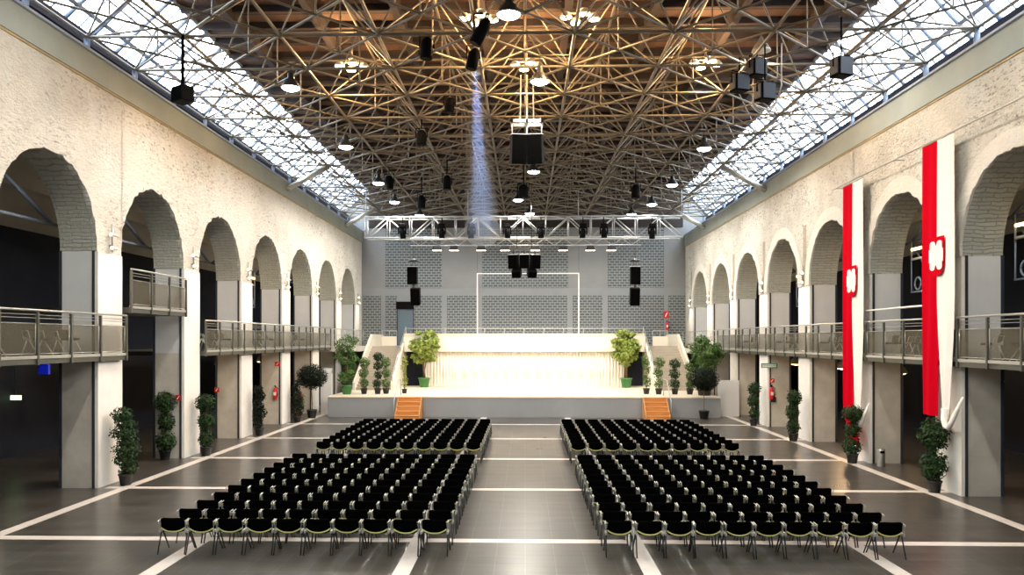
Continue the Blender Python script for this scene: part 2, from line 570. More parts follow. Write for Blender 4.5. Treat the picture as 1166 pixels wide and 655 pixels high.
    y = YF; k_ = 0
    while y <= YB:
        q.tube([(s * xg0, y, zg0), (s * xg1, y, zg1)], 0.085 if k_ % 2 == 0 else 0.03, 4)
        y += 0.7; k_ += 1
    for t in (0, 0.25, 0.5, 0.75, 1):
        q.tube([(s * (xg0 + (xg1 - xg0) * t), YF, zg0 + (zg1 - zg0) * t), (s * (xg0 + (xg1 - xg0) * t), YB, zg0 + (zg1 - zg0) * t)], (0.16 if t == 0 else 0.09 if t == 0.25 else 0.045 if t < 1 else 0.09), 4)
    q.build('glazing_bars', 'frame_blue', wn)
    # side aisle beyond the arches
    q = MB()
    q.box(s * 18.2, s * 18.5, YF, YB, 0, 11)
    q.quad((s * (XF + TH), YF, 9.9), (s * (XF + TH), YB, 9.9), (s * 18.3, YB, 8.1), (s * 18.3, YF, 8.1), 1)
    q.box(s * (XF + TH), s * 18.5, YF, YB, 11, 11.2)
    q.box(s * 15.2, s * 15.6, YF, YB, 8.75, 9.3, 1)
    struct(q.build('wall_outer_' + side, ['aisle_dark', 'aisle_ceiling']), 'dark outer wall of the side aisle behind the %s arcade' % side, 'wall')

b = MB(); b.box(-11.45, 11.45, YF, YB, ROOF - 0.4, ROOF)
ceil = struct(b.build('ceiling', 'roof_deck'), 'brown boarded roof deck above the space frame', 'ceiling')
b = MB()
for x in (-9.8, -7, -4.2, -1.4, 1.4, 4.2, 7, 9.8):
    b.box(x - 0.12, x + 0.12, YF, YB, ROOF - 0.85, ROOF - 0.402)
b.build('roof_beam', 'purlin_dark', ceil)
b = MB()
y = YF + 0.7
while y < YB:
    b.box(-11.4, 11.4, y - 0.05, y + 0.05, ROOF - 0.62, ROOF - 0.40); y += 1.4
b.build('roof_purlin', 'purlin_dark', ceil)
b = MB(); b.box(-18.5, 18.5, YF - 0.3, YF, 0, ROOF)
struct(b.build('wall_front', 'front_plain'), 'plain wall behind the camera', 'wall')

# ---- back wall with block panels in a concrete frame
def BX(px): return at(px, 387, YB).x
def BZ(py): return at(598, py, YB).z
b = MB()
b.box(-18.5, 18.5, YB, YB + 0.3, 0, ROOF)
zb0, zb1 = BZ(337), BZ(328)
ztop, zlow = 12.9, 3.6
wall_b = struct(b.build('wall_back', 'back_band'), 'blue-grey end wall of block panels in a concrete frame', 'wall')
blk, pl = MB(), MB()
for x0, x1 in ((439, 503), (549, 647), (692, 756)):
    blk.box(BX(x0), BX(x1), YB - 0.03, YB, zb1, ztop)
for x0, x1 in ((413.5, 439), (503, 549), (647, 692), (756, 782.5)):
    pl.box(BX(x0), BX(x1), YB - 0.015, YB, zb1, ztop)
for x0, x1 in ((413.5, 434), (439, 452), (471, 503), (509, 543), (549, 646), (652, 686), (692, 756), (761, 782.5)):
    blk.box(BX(x0), BX(x1), YB - 0.03, YB, zlow, zb0)
blk.build('block_panel', 'back_block', wall_b)
pl.build('plaster_panel', 'back_plain', wall_b)
d = MB(); d.box(BX(453), BX(470.5), YB - 0.05, YB, 3.75, BZ(351), 0)
door = struct(d.build('door_1', 'door_blue'), 'blue-grey door high on the end wall', 'door')
d = MB(); d.box(BX(451.5), BX(471.5), YB - 0.16, YB - 0.03, BZ(352), BZ(343.5)); d.build('door_hood', 'black_plastic', door)
d = MB()
d.box(BX(452), BX(453), YB - 0.1, YB - 0.03, 3.75, BZ(352)); d.box(BX(470.5), BX(471.5), YB - 0.1, YB - 0.03, 3.75, BZ(352)); d.build('door_frame', 'dark_edge', door)
d = MB(); d.tube([(BX(468.8), YB - 0.12, 4.75), (BX(467.4), YB - 0.12, 4.75)], 0.02); d.build('door_handle', 'alu', door)
g = MB(); g.box(-11.4, 11.4, YB - 0.08, YB - 0.005, 12.3, ROOF - 0.41); g.build('gable_boarding', 'roof_deck', wall_b)
d = MB()
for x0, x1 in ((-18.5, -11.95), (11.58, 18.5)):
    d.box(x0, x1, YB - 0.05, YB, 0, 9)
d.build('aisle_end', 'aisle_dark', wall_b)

# ------------------------------------------------------------------ stage, stairs, gallery
GZ = 3.72
SY, SB, SZ = 42.2, 51.8, 1.10
st = thing('stage', 'wide low stage with grey front and pale boards at the hall end', 'stage', (0, SY, 0))
b = MB(); b.box(-10.6, 10.35, 0, SB - SY + 0.7, 0, SZ - 0.06); b.build('stage_front', 'stage_grey', st)
b = MB(); b.box(-10.64, 10.39, -0.03, SB - SY + 0.7, SZ - 0.06, SZ); b.build('stage_floor', 'stage_wood', st)

# ribbed white hanging
b = MB()
y0 = SB
nx = 320
xa, xb = -6.62, 6.45
zs = [SZ + 0.01, SZ + 0.72, SZ + 0.75, SZ + 1.38, SZ + 1.41, GZ - 0.36]
grid = []
for zi, z in enumerate(zs):
    row = []
    for i in range(nx + 1):
        x = xa + (xb - xa) * i / nx
        seam = 0.05 if zi in (1, 4) else 0.0
        yy = y0 - 0.05 * math.sin(i * 2 * PI / 5.0) - 0.02 * math.sin(i * 0.37 + zi) + seam * 0.4
        row.append(len(b.v)); b.v.append((x, yy, z))
    grid.append(row)
for r0, r1 in zip(grid, grid[1:]):
    for i in range(nx):
        b.face((r0[i], r0[i + 1], r1[i + 1], r1[i]), 0, True)
n0 = len(b.v)
b.box(xa, xb, y0 + 0.1, y0 + 0.16, SZ, GZ - 0.36)
tag(b.build('stage_curtain', 'ribbed_white'), 'pleated white hanging along the back of the stage under the cream parapet', 'curtain')

# gallery over the back of the stage
b = MB()
b.box(-7.9, 7.75, SB - 0.35, SB - 0.12, GZ - 0.35, 4.5, 0)
b.box(-7.9, 7.75, SB - 0.4, SB - 0.07, 4.5, 4.56, 0)
b.box(-7.9, 7.75, SB - 0.12, YB, GZ - 0.3, GZ, 0)
struct(b.build('trim_5', 'cream_paint'), 'cream gallery parapet across the back of the stage', 'parapet')
b = MB()
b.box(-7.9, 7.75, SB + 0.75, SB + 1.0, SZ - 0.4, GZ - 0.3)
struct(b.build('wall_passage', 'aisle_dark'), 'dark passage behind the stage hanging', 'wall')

def railing(name, pts, label, zrail=0.95, n=6, mid=True, group=None):
    t = thing(name, label, 'railing', pts[0], 0, group)
    o = Vector(pts[0])
    r = MB()
    up = Vector((0, 0, zrail))
    r.tube([Vector(p) - o + up for p in pts], 0.028, 6)
    r.build('handrail', 'rail_steel', t)
    if mid:
        k = MB()
        for h in (0.35, 0.65):
            k.tube([Vector(p) - o + Vector((0, 0, zrail * h)) for p in pts], 0.014, 5)
        k.build('rail_bar', 'rail_steel', t)
    tot = sum((Vector(q) - Vector(p)).length for p, q in zip(pts, pts[1:]))
    for p, q in zip(pts, pts[1:]):
        p, q = Vector(p), Vector(q)
        m_ = max(1, round(n * (q - p).length / tot))
        for i in range(m_ + 1):
            c = p.lerp(q, i / m_) - o
            u = MB(); u.tube([c, c + up], 0.02, 6); u.build('post', 'rail_steel', t)
    return t
railing('parapet_railing', [(-7.8, SB - 0.23, 4.56), (7.65, SB - 0.23, 4.56)], 'thin steel railing along the top of the cream stage parapet', 0.33, 12, False)

SX0, SX1 = {}, {}
for s, xi, xo, side in ((-1, 8.1, 10.25, 'left'), (1, 7.95, 10.1, 'right')):
    n = 16
    ya, yb = 47.6, 53.0
    b = MB()
    for i in range(n):
        z = SZ + (GZ - SZ) * (i + 1) / n
        y = ya + (yb - ya) * i / n
        b.box(s * xi, s * xo, y, yb, z - (GZ - SZ) / n, z)
    b.box(s * xi, s * xo, yb, YB - 0.06, GZ - 0.3, GZ)
    sw = 'stair climbing from the %s side of the stage to the gallery' % side
    st_ = thing('stone_stair', 'pale concrete ' + sw, 'stair', (s * (xi + xo) / 2, ya, SZ))
    o = b.build('flight', 'step_concrete', st_); o.location = -Vector(st_.location)
    # flank walls: sloping inner and outer stringers
    for xw, nm in ((xi, 'inner'), (xo, 'outer')):
        q = MB()
        x = s * xw; th = 0.16 * (-s if nm == 'inner' else s)
        poly = [(x, ya - 0.2, SZ), (x, YB - 0.5 if nm == 'outer' else yb, SZ), (x, YB - 0.5 if nm == 'outer' else yb, GZ + 0.8), (x, yb - 0.1, GZ + 0.8), (x, ya - 0.2, SZ + 0.45)]
        q.prism(poly, (th, 0, 0))
        o = q.build('stringer_wall', 'cream_paint', st_); o.location = -Vector(st_.location)
    # low parapet on the landing
    b = MB(); b.box(s * (xo - 1.05), s * xo, YB - 1.2, YB - 1.05, GZ, GZ + 0.68)
    o = b.build('landing_parapet', 'cream_paint', st_); o.location = -Vector(st_.location)
    # gallery side infill and railings
    railing('stair_railing', [(s * (xi - 0.08), yb - 0.1, GZ + 0.8), (s * (xi - 0.08), ya - 0.1, SZ + 0.47)], 'sloping steel handrail on the stage side of the %s stair' % side, 0.5, 5, False)
    railing('landing_railing', [(s * (xo - 1.05), YB - 1.12, GZ + 0.68), (s * xo, YB - 1.12, GZ + 0.68)], 'short steel rail on the low cream landing wall of the %s stair' % side, 0.4, 2, False)

# low pale walls flanking the stage
b = MB(); b.box(-11.35, -10.75, 43.6, 43.9, 0, 2.55); b.box(-11.35, -10.75, 43.55, 43.95, 2.3, 2.42)
tag(b.build('side_wall', 'panel_white'), 'pale slab wall standing between the stage and the left arcade', 'slab', kind='structure')
b = MB(); b.box(10.45, 11.55, 43.0, 43.2, 0, 1.95)
tag(b.build('side_wall', 'panel_white'), 'pale slab wall standing between the stage and the right arcade', 'slab', kind='structure')

# orange steps
for px0, px1, hand, side in ((452, 479.5, -1, 'left'), (733, 760.5, 1, 'right')):
    xa, xb = at(px0, 465, SY - 0.6).x, at(px1, 465, SY - 0.6).x
    t = thing('wooden_steps', 'orange wooden steps up to the stage front on the %s' % side, 'steps', ((xa + xb) / 2, SY - 0.04, 0))
    w = (xb - xa) / 2
    for k in range(5):
        z = SZ * (k + 1) / 5 - 0.03
        y1 = -(4 - k) * 0.26
        b = MB(); b.box(-w, w, y1 - 0.28, y1, z - 0.025, z + 0.02, 0, 0.008); b.build('tread', 'orange_wood', t)
        b = MB(); b.box(-w + 0.04, w - 0.04, y1 - 0.24, y1 - 0.22, z - 0.2, z - 0.026); b.build('riser', 'orange_wood', t)
    for sx in (-1, 1):
        b = MB(); b.prism([(sx * w, -1.34, 0), (sx * w, 0, 0), (sx * w, 0, SZ - 0.02), (sx * w, -0.28, SZ - 0.02), (sx * w, -1.34, 0.2)], (-sx * 0.04, 0, 0)); b.build('side_board', 'orange_wood', t)
    b = MB(); b.tube([(hand * (w + 0.03), -1.3, 0.1), (hand * (w + 0.03), -1.3, 1.0), (hand * (w + 0.03), -0.05, 2.0), (hand * (w + 0.03), 0.9, 2.0), (hand * (w + 0.03), 0.9, 1.12)], 0.025, 6)
    b.build('handrail', 'rail_steel', t)

# ------------------------------------------------------------------ balconies in front of the arcades
def balcony(s, y0, y1, z, label, joints, dark=0):
    XF = XL if s < 0 else XR
    xo = XF - 0.2
    t = thing('balcony', label, 'balcony', (s * xo, y0, z))
    Ln = y1 - y0
    b = MB(); b.box(0, s * 5.5, 0, Ln, -0.16, 0.0); b.build('deck', 'post_steel', t)
    b = MB(); b.box(-s * 0.03, s * 0.05, 0, Ln, -0.03, 0.05); b.build('edge_channel', 'rail_steel', t)
    b = MB(); b.tube([(-s * 0.02, -0.02, 1.14), (-s * 0.02, Ln + 0.02, 1.14)], 0.03, 6); b.build('handrail', 'rail_steel', t)
    b = MB()
    for h in (0.95, 1.03):
        b.tube([(0, 0, h), (0, Ln, h)], 0.008, 4)
    b.build('wire', 'rail_steel', t)
    n = max(1, round(Ln / 1.3))
    for i in range(n + 1):
        y = Ln * i / n
        b = MB(); b.box(-s * 0.05, s * 0.02, y - 0.035, y + 0.035, -0.18, 1.1, 0, 0.006); b.build('post', 'post_steel', t)
        if i < n:
            a_, c_ = y + 0.06, Ln * (i + 1) / n - 0.06
            b = MB(); b.box(s * 0.0, s * 0.012, a_, c_, 0.09, 0.82); pn = b.build('mesh_infill', 'mesh_panel', t)
            b = MB(); b.tube([(0, a_, 0.82), (0, c_, 0.82)], 0.012, 4); b.tube([(0, a_, 0.09), (0, c_, 0.09)], 0.012, 4)
            b.tube([(0, a_, 0.09), (0, a_, 0.82)], 0.012, 4); b.tube([(0, c_, 0.09), (0, c_, 0.82)], 0.012, 4); b.build('panel_frame', 'rail_steel', pn)
    # end panels
    return t
balcony(-1, 15.9, 22.95, 3.72, 'steel balcony with mesh panels in front of the near left pier', 0)
balcony(-1, 23.25, 27.05, 5.12, 'raised steel balcony spanning the second left arch', 0)
balcony(-1, 28.75, 47.4, 3.72, 'long steel balcony with mesh panels along the far left piers', 0)
balcony(1, 13.0, 22.45, 3.60, 'steel balcony beside the large banner at the right edge', 0)
balcony(1, 22.75, 28.0, 3.60, 'steel balcony between the two red and white banners', 0)
balcony(1, 28.3, 47.0, 3.60, 'long steel balcony with mesh panels along the far right piers', 0)
# gallery joining balcony and stair landing
b = MB(); b.box(-17, -10.43, 47.5, YB - 0.06, 3.42, 3.72); b.box(10.28, 17, 47.1, YB - 0.06, 3.3, 3.6)
struct(b.build('trim_6', 'concrete_beige'), 'concrete gallery floor beside the stairs', 'gallery floor')
railing('gallery_railing', [(-11.7, 47.6, 3.72), (-11.7, 56.9, 3.72)], 'steel railing at the far end of the left gallery', 1.1, 8)
railing('gallery_railing', [(11.3, 47.2, 3.6), (11.3, 56.9, 3.6)], 'steel railing at the far end of the right gallery', 1.1, 8)

# ------------------------------------------------------------------ chairs
def make_chair(legm='leg_dark', backm='black_fabric'):
    parts = {}
    b = MB()   # backrest: slightly curved shell with rounded bottom edge, leaning back
    nx, nz = 12, 7
    W = 0.232
    def bp(u, w, off):
        x = W * u
        zlow = 0.425 + 0.075 * abs(u) ** 2.4
        ztop = 0.70 - 0.03 * max(0, abs(u) - 0.82) / 0.18
        z = zlow + (ztop - zlow) * w
        y = -0.205 - 0.085 * (z - 0.42) / 0.34 + 0.045 * u * u + off
        return (x * (1 - 0.03 * w), y, z)
    for off in (0.0, 0.03):
        base = len(b.v)
        for i in range(nx + 1):
            for j in range(nz + 1):
                b.v.append(bp(-1 + 2 * i / nx, j / nz, off))
        for i in range(nx):
            for j in range(nz):
                a = base + i * (nz + 1) + j
                q = (a, a + nz + 1, a + nz + 2, a + 1)
                b.face(q if off == 0 else tuple(reversed(q)), 0, True)
    h = (nx + 1) * (nz + 1)
    edge = [i * (nz + 1) for i in range(nx + 1)] + [nx * (nz + 1) + j for j in range(1, nz + 1)] + [i * (nz + 1) + nz for i in range(nx - 1, -1, -1)] + [j for j in range(nz - 1, 0, -1)]
    for e0, e1 in zip(edge, edge[1:] + edge[:1]):
        b.face((e1, e0, e0 + h, e1 + h), 0)
    parts['backrest'] = (b.mesh('backrest', backm),)
    b = MB()
    b.tube([Vector(bp(-1 + 2 * i / 12, 0, 0.006)) for i in range(13)], 0.017, 6)
    parts['rim'] = (b.mesh('rim', 'rim_green' if legm == 'leg_dark' else 'alu'),)
    b = MB()   # seat pad
    n = 20
    ring = []
    for i in range(n):
        a = 2 * PI * i / n
        ca, sa = math.cos(a), math.sin(a)
        ring.append((0.225 * math.copysign(abs(ca) ** 0.45, ca), 0.02 + 0.215 * math.copysign(abs(sa) ** 0.45, sa)))
    rs = []
    for sc_, z in ((0.93, 0.405), (1, 0.415), (1, 0.44), (0.94, 0.455)):
        rs.append(len(b.v))
        for x, y in ring:
            b.v.append((x * sc_, 0.02 + (y - 0.02) * sc_, z + 0.018 * (x / 0.225) ** 2))
    for a, c in zip(rs, rs[1:]):
        for i in range(n):
            j = (i + 1) % n
            b.face((a + i, a + j, c + j, c + i), 0, True)
    b.face(tuple(rs[0] + i for i in reversed(range(n))), 0); b.face(tuple(rs[-1] + i for i in range(n)), 0)
    parts['seat'] = (b.mesh('seat', 'black_fabric'),)
    arms, legs = [], []
    for sx in (-1, 1):
        x = sx * 0.252
        b = MB()
        b.box(x - 0.016, x + 0.016, -0.22, 0.02, 0.41, 0.47, 0, 0.006)
        b.tube([(x, -0.2, 0.46), (x * 1.04, -0.235, 0.645), (x * 1.04, -0.08, 0.655), (x, -0.02, 0.46)], 0.013, 6)
        arms.append(b.mesh('arm_bracket', 'alu'))
        for fy, ty in ((-0.27, -0.11), (0.24, -0.05)):
            b = MB()
            b.tube([(x, ty, 0.42), (x * 1.03, fy, 0.012)], [0.017, 0.013], 6)
            b.lathe([(0.014, 0), (0.014, 0.014), (0.01, 0.02)], (x * 1.03, fy, 0), 8)
            legs.append(b.mesh('leg', legm))
    return parts, arms, legs

def chair_instance(defs, name, loc, rz, label, cat, group):
    parts, arms, legs = defs
    t = thing(name, label, cat, loc, rz, group)
    for nm in ('seat', 'backrest'):
        o = bpy.data.objects.new(nm, parts[nm][0]); C.objects.link(o); o.parent = t
        if nm == 'backrest':
            k = bpy.data.objects.new('rim', parts['rim'][0]); C.objects.link(k); k.parent = o
    for me in arms:
        o = bpy.data.objects.new('arm_bracket', me); C.objects.link(o); o.parent = t
    for me in legs:
        o = bpy.data.objects.new('leg', me); C.objects.link(o); o.parent = t
    return t

HC = make_chair()
rowsY = [15.35 + 0.866 * i for i in range(11)] + [26.8 + 0.866 * i for i in range(10)]
PITCH = 0.567
spots = []
for r, y in enumerate(rowsY):
    for side, xin, sgn in (('left', -1.74, -1), ('right', 1.80, 1)):
        for k in range(10):
            spots.append((y, side, xin + sgn * PITCH * k, r, k))
rj = random.Random(3)
done = 0
rest = []
def seatname(r, k, side):
    blk = 'near %s block' % side if r < 11 else 'far %s block' % side
    rr = r if r < 11 else r - 11
    rown = 'front-most row nearest the viewer' if False else '%s row' % ORD[rr]
    seat = 'aisle seat' if k == 0 else ('outer end seat' if k == 9 else '%s seat from the aisle' % ORD[k])
    return 'black stacking chair, %s, %s from rear, %s' % (blk, rown, seat.replace('from the', 'from'))
for (y, side, x, r, k) in spots:
    px, py, rz = x + rj.uniform(-0.012, 0.012), y + rj.uniform(-0.02, 0.02), rj.uniform(-0.03, 0.03)
    if done < 300:
        chair_instance(HC, 'stacking_chair', (px, py, 0), rz, seatname(r, k, side), 'chair',
                       'audience chairs in the %s %s block' % ('near' if r < 11 else 'far', side))
        done += 1
    else:
        rest.append((px, py, rz))
def merge(defs, places, name):
    parts, arms, legs = defs
    srcs = [parts['seat'][0], parts['backrest'][0], parts['rim'][0]] + arms + legs
    mats, vs, fs, mi = [], [], [], []
    for (x, y, rz) in places:
        mt = Matrix.Translation((x, y, 0)) @ Matrix.Rotation(rz, 4, 'Z')
        for me in srcs:
            mm = me.materials[0]
            if mm not in mats: mats.append(mm)
            k = mats.index(mm); n = len(vs)
            vs += [tuple(mt @ v_.co) for v_ in me.vertices]
            for p in me.polygons:
                fs.append([n + i for i in p.vertices]); mi.append(k)
    me = bpy.data.meshes.new(name); me.from_pydata(vs, [], fs)
    for mm in mats: me.materials.append(mm)
    me.polygons.foreach_set('material_index', mi)
    o = bpy.data.objects.new(name, me); C.objects.link(o); return o
tag(merge(HC, rest, 'distant_chair_rows'), 'remaining rows of black stacking chairs closest to the stage', 'chairs', kind='stuff')

# ------------------------------------------------------------------ chairs and tables on the balconies
BC = make_chair('leg_pale', 'black_plastic')
BW = make_chair('leg_pale', 'brown_wood')
def balc_table(x, y, z, label):
    t = thing('bistro_table', label, 'table', (x, y, z), 0, 'balcony tables')
    b = MB(); b.lathe([(0.34, 0.70), (0.36, 0.71), (0.36, 0.735), (0.34, 0.74)], n=18); b.build('table_top', 'black_plastic', t)
    b = MB(); b.tube([(0, 0, 0.03), (0, 0, 0.705)], 0.03, 8); b.build('pedestal', 'leg_pale', t)
    b = MB(); b.lathe([(0.22, 0), (0.22, 0.015), (0.04, 0.04)], n=16); b.build('foot', 'leg_pale', t)
rb = random.Random(9)
for s, z, ys, side in ((-1, 3.72, [17.6, 19.6, 20.7], 'left'), (-1, 3.72, [29.6, 30.5, 31.5, 32.3, 35.2, 36.3, 37.3, 41.0, 42.0, 43.2], 'left'),
                 (1, 3.60, [16.4, 17.4, 18.4, 19.4, 20.5], 'right'), (1, 3.6, [23.4, 24.3, 25.3, 26.2], 'right'), (1, 3.6, [29.4, 30.3, 31.2, 32.0, 35.0, 36.0, 37.1, 40.6, 41.8, 43.0], 'right')):
    for i, y in enumerate(ys):
        x = s * (12.15 + 0.12 * (i % 2)) if s < 0 else 11.9 + 0.12 * (i % 2)
        brown = s < 0 and y > 29 and i % 3 == 0
        where = ('%s chair from the near end of the balcony' % ORD[i])
        if s < 0 and y < 23: wh = 'balcony in front of the near left pier'
        elif s < 0: wh = 'long left balcony'
        elif y < 22.5: wh = 'balcony at the right edge'
        elif y < 28.2: wh = 'balcony between the banners'
        else: wh = 'long right balcony'
        chair_instance(BW if brown else BC, 'cafe_chair', (x, y, z), (PI / 2 if s > 0 else -PI / 2) * -1 + PI + rb.uniform(-0.5, 0.5),
                       '%s chair with pale legs, %s along the %s' % ('brown' if brown else 'black', ORD[i], wh), 'chair', 'cafe chairs on the balconies')
for s, z, y, wh in ((-1, 3.72, 18.6, 'balcony in front of the near left pier'), (-1, 3.72, 33.9, 'long left balcony'), (1, 3.6, 22.25 - 2.2, 'balcony at the right edge'), (1, 3.6, 24.8, 'balcony between the banners'), (1, 3.6, 33.8, 'long right balcony')):
    balc_table(s * 13.0, y, z, 'round dark table standing on the ' + wh)

# ------------------------------------------------------------------ plants
def leaf_cloud(blobs, nleaf, size, rnd):
    """blobs: (centre, radii, share). leaves scattered through the shell of each blob"""
    b = MB()
    tot = sum(w for *_, w in blobs)
    for c, rr, w in blobs:
        for _ in range(int(nleaf * w / tot)):
            while True:
                d = Vector((rnd.gauss(0, 1), rnd.gauss(0, 1), rnd.gauss(0, 1)))
                if d.length > 0.05: break
            d.normalize()
            k = rnd.uniform(0.25, 1.0) ** 0.45 * rnd.uniform(0.86, 1.08)
            p = Vector((c[0] + d.x * rr[0] * k, c[1] + d.y * rr[1] * k, c[2] + d.z * rr[2] * k))
            nrm = (d + Vector((rnd.uniform(-.7, .7), rnd.uniform(-.7, .7), rnd.uniform(-.2, .9)))).normalized()
            t1 = nrm.cross(Vector((rnd.uniform(-1, 1), rnd.uniform(-1, 1), rnd.uniform(-1, 1)))).normalized()
            t2 = nrm.cross(t1)
            sz = size * rnd.uniform(0.7, 1.3)
            n = len(b.v)
            b.v += [tuple(p - t1 * sz), tuple(p + t2 * sz * 0.42 - nrm * sz * 0.1), tuple(p + t1 * sz - nrm * sz * 0.15), tuple(p - t2 * sz * 0.42 - nrm * sz * 0.1)]
            b.face((n, n + 1, n + 2), 0); b.face((n, n + 2, n + 3), 0)
    return b

def plant(name, label, cat, loc, h, r, style, leaf, pot='black_pot', seed=1, nleaf=900, lsize=0.055, potr=0.19, group='potted plants'):
    rnd = random.Random(seed)
    t = thing(name, label, cat, loc, 0, group)
    ph = potr * 1.7
    b = MB(); b.lathe([(potr * 0.74, 0), (potr * 0.76, 0.01), (potr, ph * 0.86), (potr * 1.08, ph * 0.87), (potr * 1.08, ph), (potr * 0.95, ph), (potr * 0.93, ph - 0.04)], n=18)
    po = b.build('pot', pot, t)
    b = MB(); b.lathe([(potr * 0.94, ph - 0.06), (potr * 0.92, ph - 0.045), (0.01, ph - 0.03)], n=18); b.build('soil', 'soil', po)
    blobs = []
    if style == 'column':
        n = max(4, int(h / 0.3))
        for i in range(n):
            f = i / (n - 1)
            z = ph + 0.18 + (h - ph - 0.36) * f
            w = r * (0.72 + 0.28 * math.sin(PI * min(1, f * 0.85 + 0.2))) * rnd.uniform(0.85, 1.1)
            blobs.append(((rnd.uniform(-.2, .2) * r, rnd.uniform(-.2, .2) * r, z), (w, w, 0.24), w))
    elif style == 'clumps':
        n = max(2, round((h - ph) / (r * 1.75)))
        for i in range(n):
            z = ph + (h - ph) * (i + 0.5) / n
            w = r * (1.0 if i == n - 1 else rnd.uniform(0.8, 0.95))
            blobs.append(((rnd.uniform(-.12, .12) * r, rnd.uniform(-.12, .12) * r, z), (w, w, (h - ph) / n * 0.58), w * w))
    elif style == 'ball':
        blobs.append(((0, 0, h - r * 0.84), (r, r, r * 0.84), 1))
    elif style == 'sparse':
        for i in range(7):
            f = i / 6
            z = ph + 0.25 + (h - ph - 0.4) * f
            w = r * (0.5 if 0.25 < f < 0.6 else 0.85)
            blobs.append(((rnd.uniform(-.3, .3) * r, rnd.uniform(-.3, .3) * r, z), (w, w, 0.2), w))
    elif style == 'tree':
        for i in range(46):
            f = rnd.uniform(0, 1)
            z = h * 0.40 + h * 0.57 * f
            w = r * math.sin(PI * (0.16 + 0.74 * (1 - f))) * rnd.uniform(0.45, 1.0)
            a = rnd.uniform(0, 2 * PI)
            q_ = r * rnd.uniform(0.14, 0.30)
            blobs.append(((math.cos(a) * w * 0.85, math.sin(a) * w * 0.85, z), (q_ * 1.25, q_ * 1.25, q_ * 0.75), q_ / r * 2))
        blobs.append(((0, 0, h * 0.68), (r * 0.66, r * 0.66, h * 0.22), 4))
    elif style == 'loose':
        for i in range(18):
            f = i / 17
            z = ph + 0.25 + (h - ph - 0.4) * f
            w = r * (0.55 if f < 0.3 else (0.75 - 0.5 * abs(f - 0.6)))
            a = rnd.uniform(0, 2 * PI)
            blobs.append(((math.cos(a) * w * 0.8, math.sin(a) * w * 0.8, z), (r * 0.38, r * 0.38, r * 0.32), 1))
    elif style == 'flowers':
        blobs.append(((0, 0, h * 0.6), (r, r, h * 0.34), 1))
    tall = max(c[2] for c, *_ in blobs)
    b = MB()
    if style == 'tree':
        for k in range(3):
            a = k * 2.1
            b.tube([(0.05 * math.cos(a), 0.05 * math.sin(a), ph - 0.05), (0.05 * math.cos(a + 1), 0.05 * math.sin(a + 1), h * 0.3), (0.2 * math.cos(a), 0.2 * math.sin(a), h * 0.55), (0.3 * math.cos(a), 0.3 * math.sin(a), h * 0.8)], [0.05, 0.045, 0.03, 0.012], 7)
    else:
        pts = [(0, 0, ph - 0.05)]
        for i in range(1, 6):
            pts.append((rnd.uniform(-.03, .03), rnd.uniform(-.03, .03), ph - 0.05 + (tall - ph) * i / 5))
        b.tube(pts, [0.028, 0.026, 0.024, 0.02, 0.016, 0.01], 7)
    b.build('trunk', 'bark', t)
    leaf_cloud(blobs, int(nleaf * (2.4 if style == 'ball' else 2.3 if style == 'tree' else 1.6)), lsize, rnd).build('foliage', leaf, t)
    if style == 'flowers':
        b = leaf_cloud([((0, 0, h * 0.72), (r, r, h * 0.25), 1)], 90, 0.06, rnd); b.build('blossom', 'petal_red', t)
    return t

plant('potted_shrub', 'bushy column shrub in black pot before the near left pier', 'plant', (-11.42, 22.3, 0), 2.2, 0.40, 'column', 'leaf_dark', seed=1, nleaf=1300)
plant('potted_shrub', 'shrub of stacked clumps inside the opening under the raised balcony', 'plant', (-12.45, 27.0, 0), 2.35, 0.40, 'clumps', 'leaf_dark', seed=2, nleaf=1300)
plant('potted_shrub', 'two-clump shrub in black pot before the second left pier', 'plant', (-11.42, 28.0, 0), 2.2, 0.36, 'clumps', 'leaf_dark', seed=3, nleaf=1200)
plant('potted_shrub', 'slim dark column shrub before the third left pier', 'plant', (-11.5, 33.9, 0), 2.15, 0.30, 'column', 'leaf_black', seed=4, nleaf=900)
plant('potted_shrub', 'slim dark shrub beside the round topiary tree on the left', 'plant', (-11.5, 39.6, 0), 2.15, 0.32, 'column', 'leaf_black', seed=5, nleaf=900)
plant('topiary_tree', 'dark round-headed topiary tree by the left arcade', 'plant', (-11.3, 41.6, 0), 2.9, 0.84, 'ball', 'leaf_black', seed=6, nleaf=1800, potr=0.26)
plant('flowering_plant', 'red flowering plant in terracotta pot behind the topiary tree', 'plant', (-11.95, 41.4, 0), 1.5, 0.34, 'flowers', 'leaf_mid', 'terracotta', seed=7, nleaf=350)
plant('potted_shrub', 'slim shrub beside the fire extinguisher pier on the right', 'plant', (11.0, 38.4, 0), 2.1, 0.33, 'clumps', 'leaf_dark', seed=8, nleaf=1000)
plant('potted_shrub', 'column shrub in black pot left of the banners on the right', 'plant', (10.95, 32.6, 0), 2.1, 0.33, 'clumps', 'leaf_dark', seed=9, nleaf=1000)
plant('potted_shrub', 'shrub standing against the lower end of the smaller banner', 'plant', (11.0, 26.9, 0), 1.95, 0.36, 'clumps', 'leaf_dark', seed=10, nleaf=1200)
plant('potted_shrub', 'bushy shrub standing below the large near banner', 'plant', (11.12, 21.8, 0), 2.0, 0.42, 'clumps', 'leaf_dark', seed=11, nleaf=1500)
plant('topiary_tree', 'dark round-headed topiary tree before the right end of the stage', 'plant', (9.35, 41.6, 0), 2.75, 0.78, 'ball', 'leaf_black', seed=12, nleaf=1700, potr=0.26)
sp = at(395, 450, 44.0).x
SPL = 'plants on the stage'
plant('potted_tree', 'tall loose tree in green pot at the left end of the stage', 'plant', (sp, 44.0, SZ), 3.3, 0.85, 'loose', 'leaf_mid', 'green_pot', seed=13, nleaf=1500, potr=0.30, group=SPL, lsize=0.07)
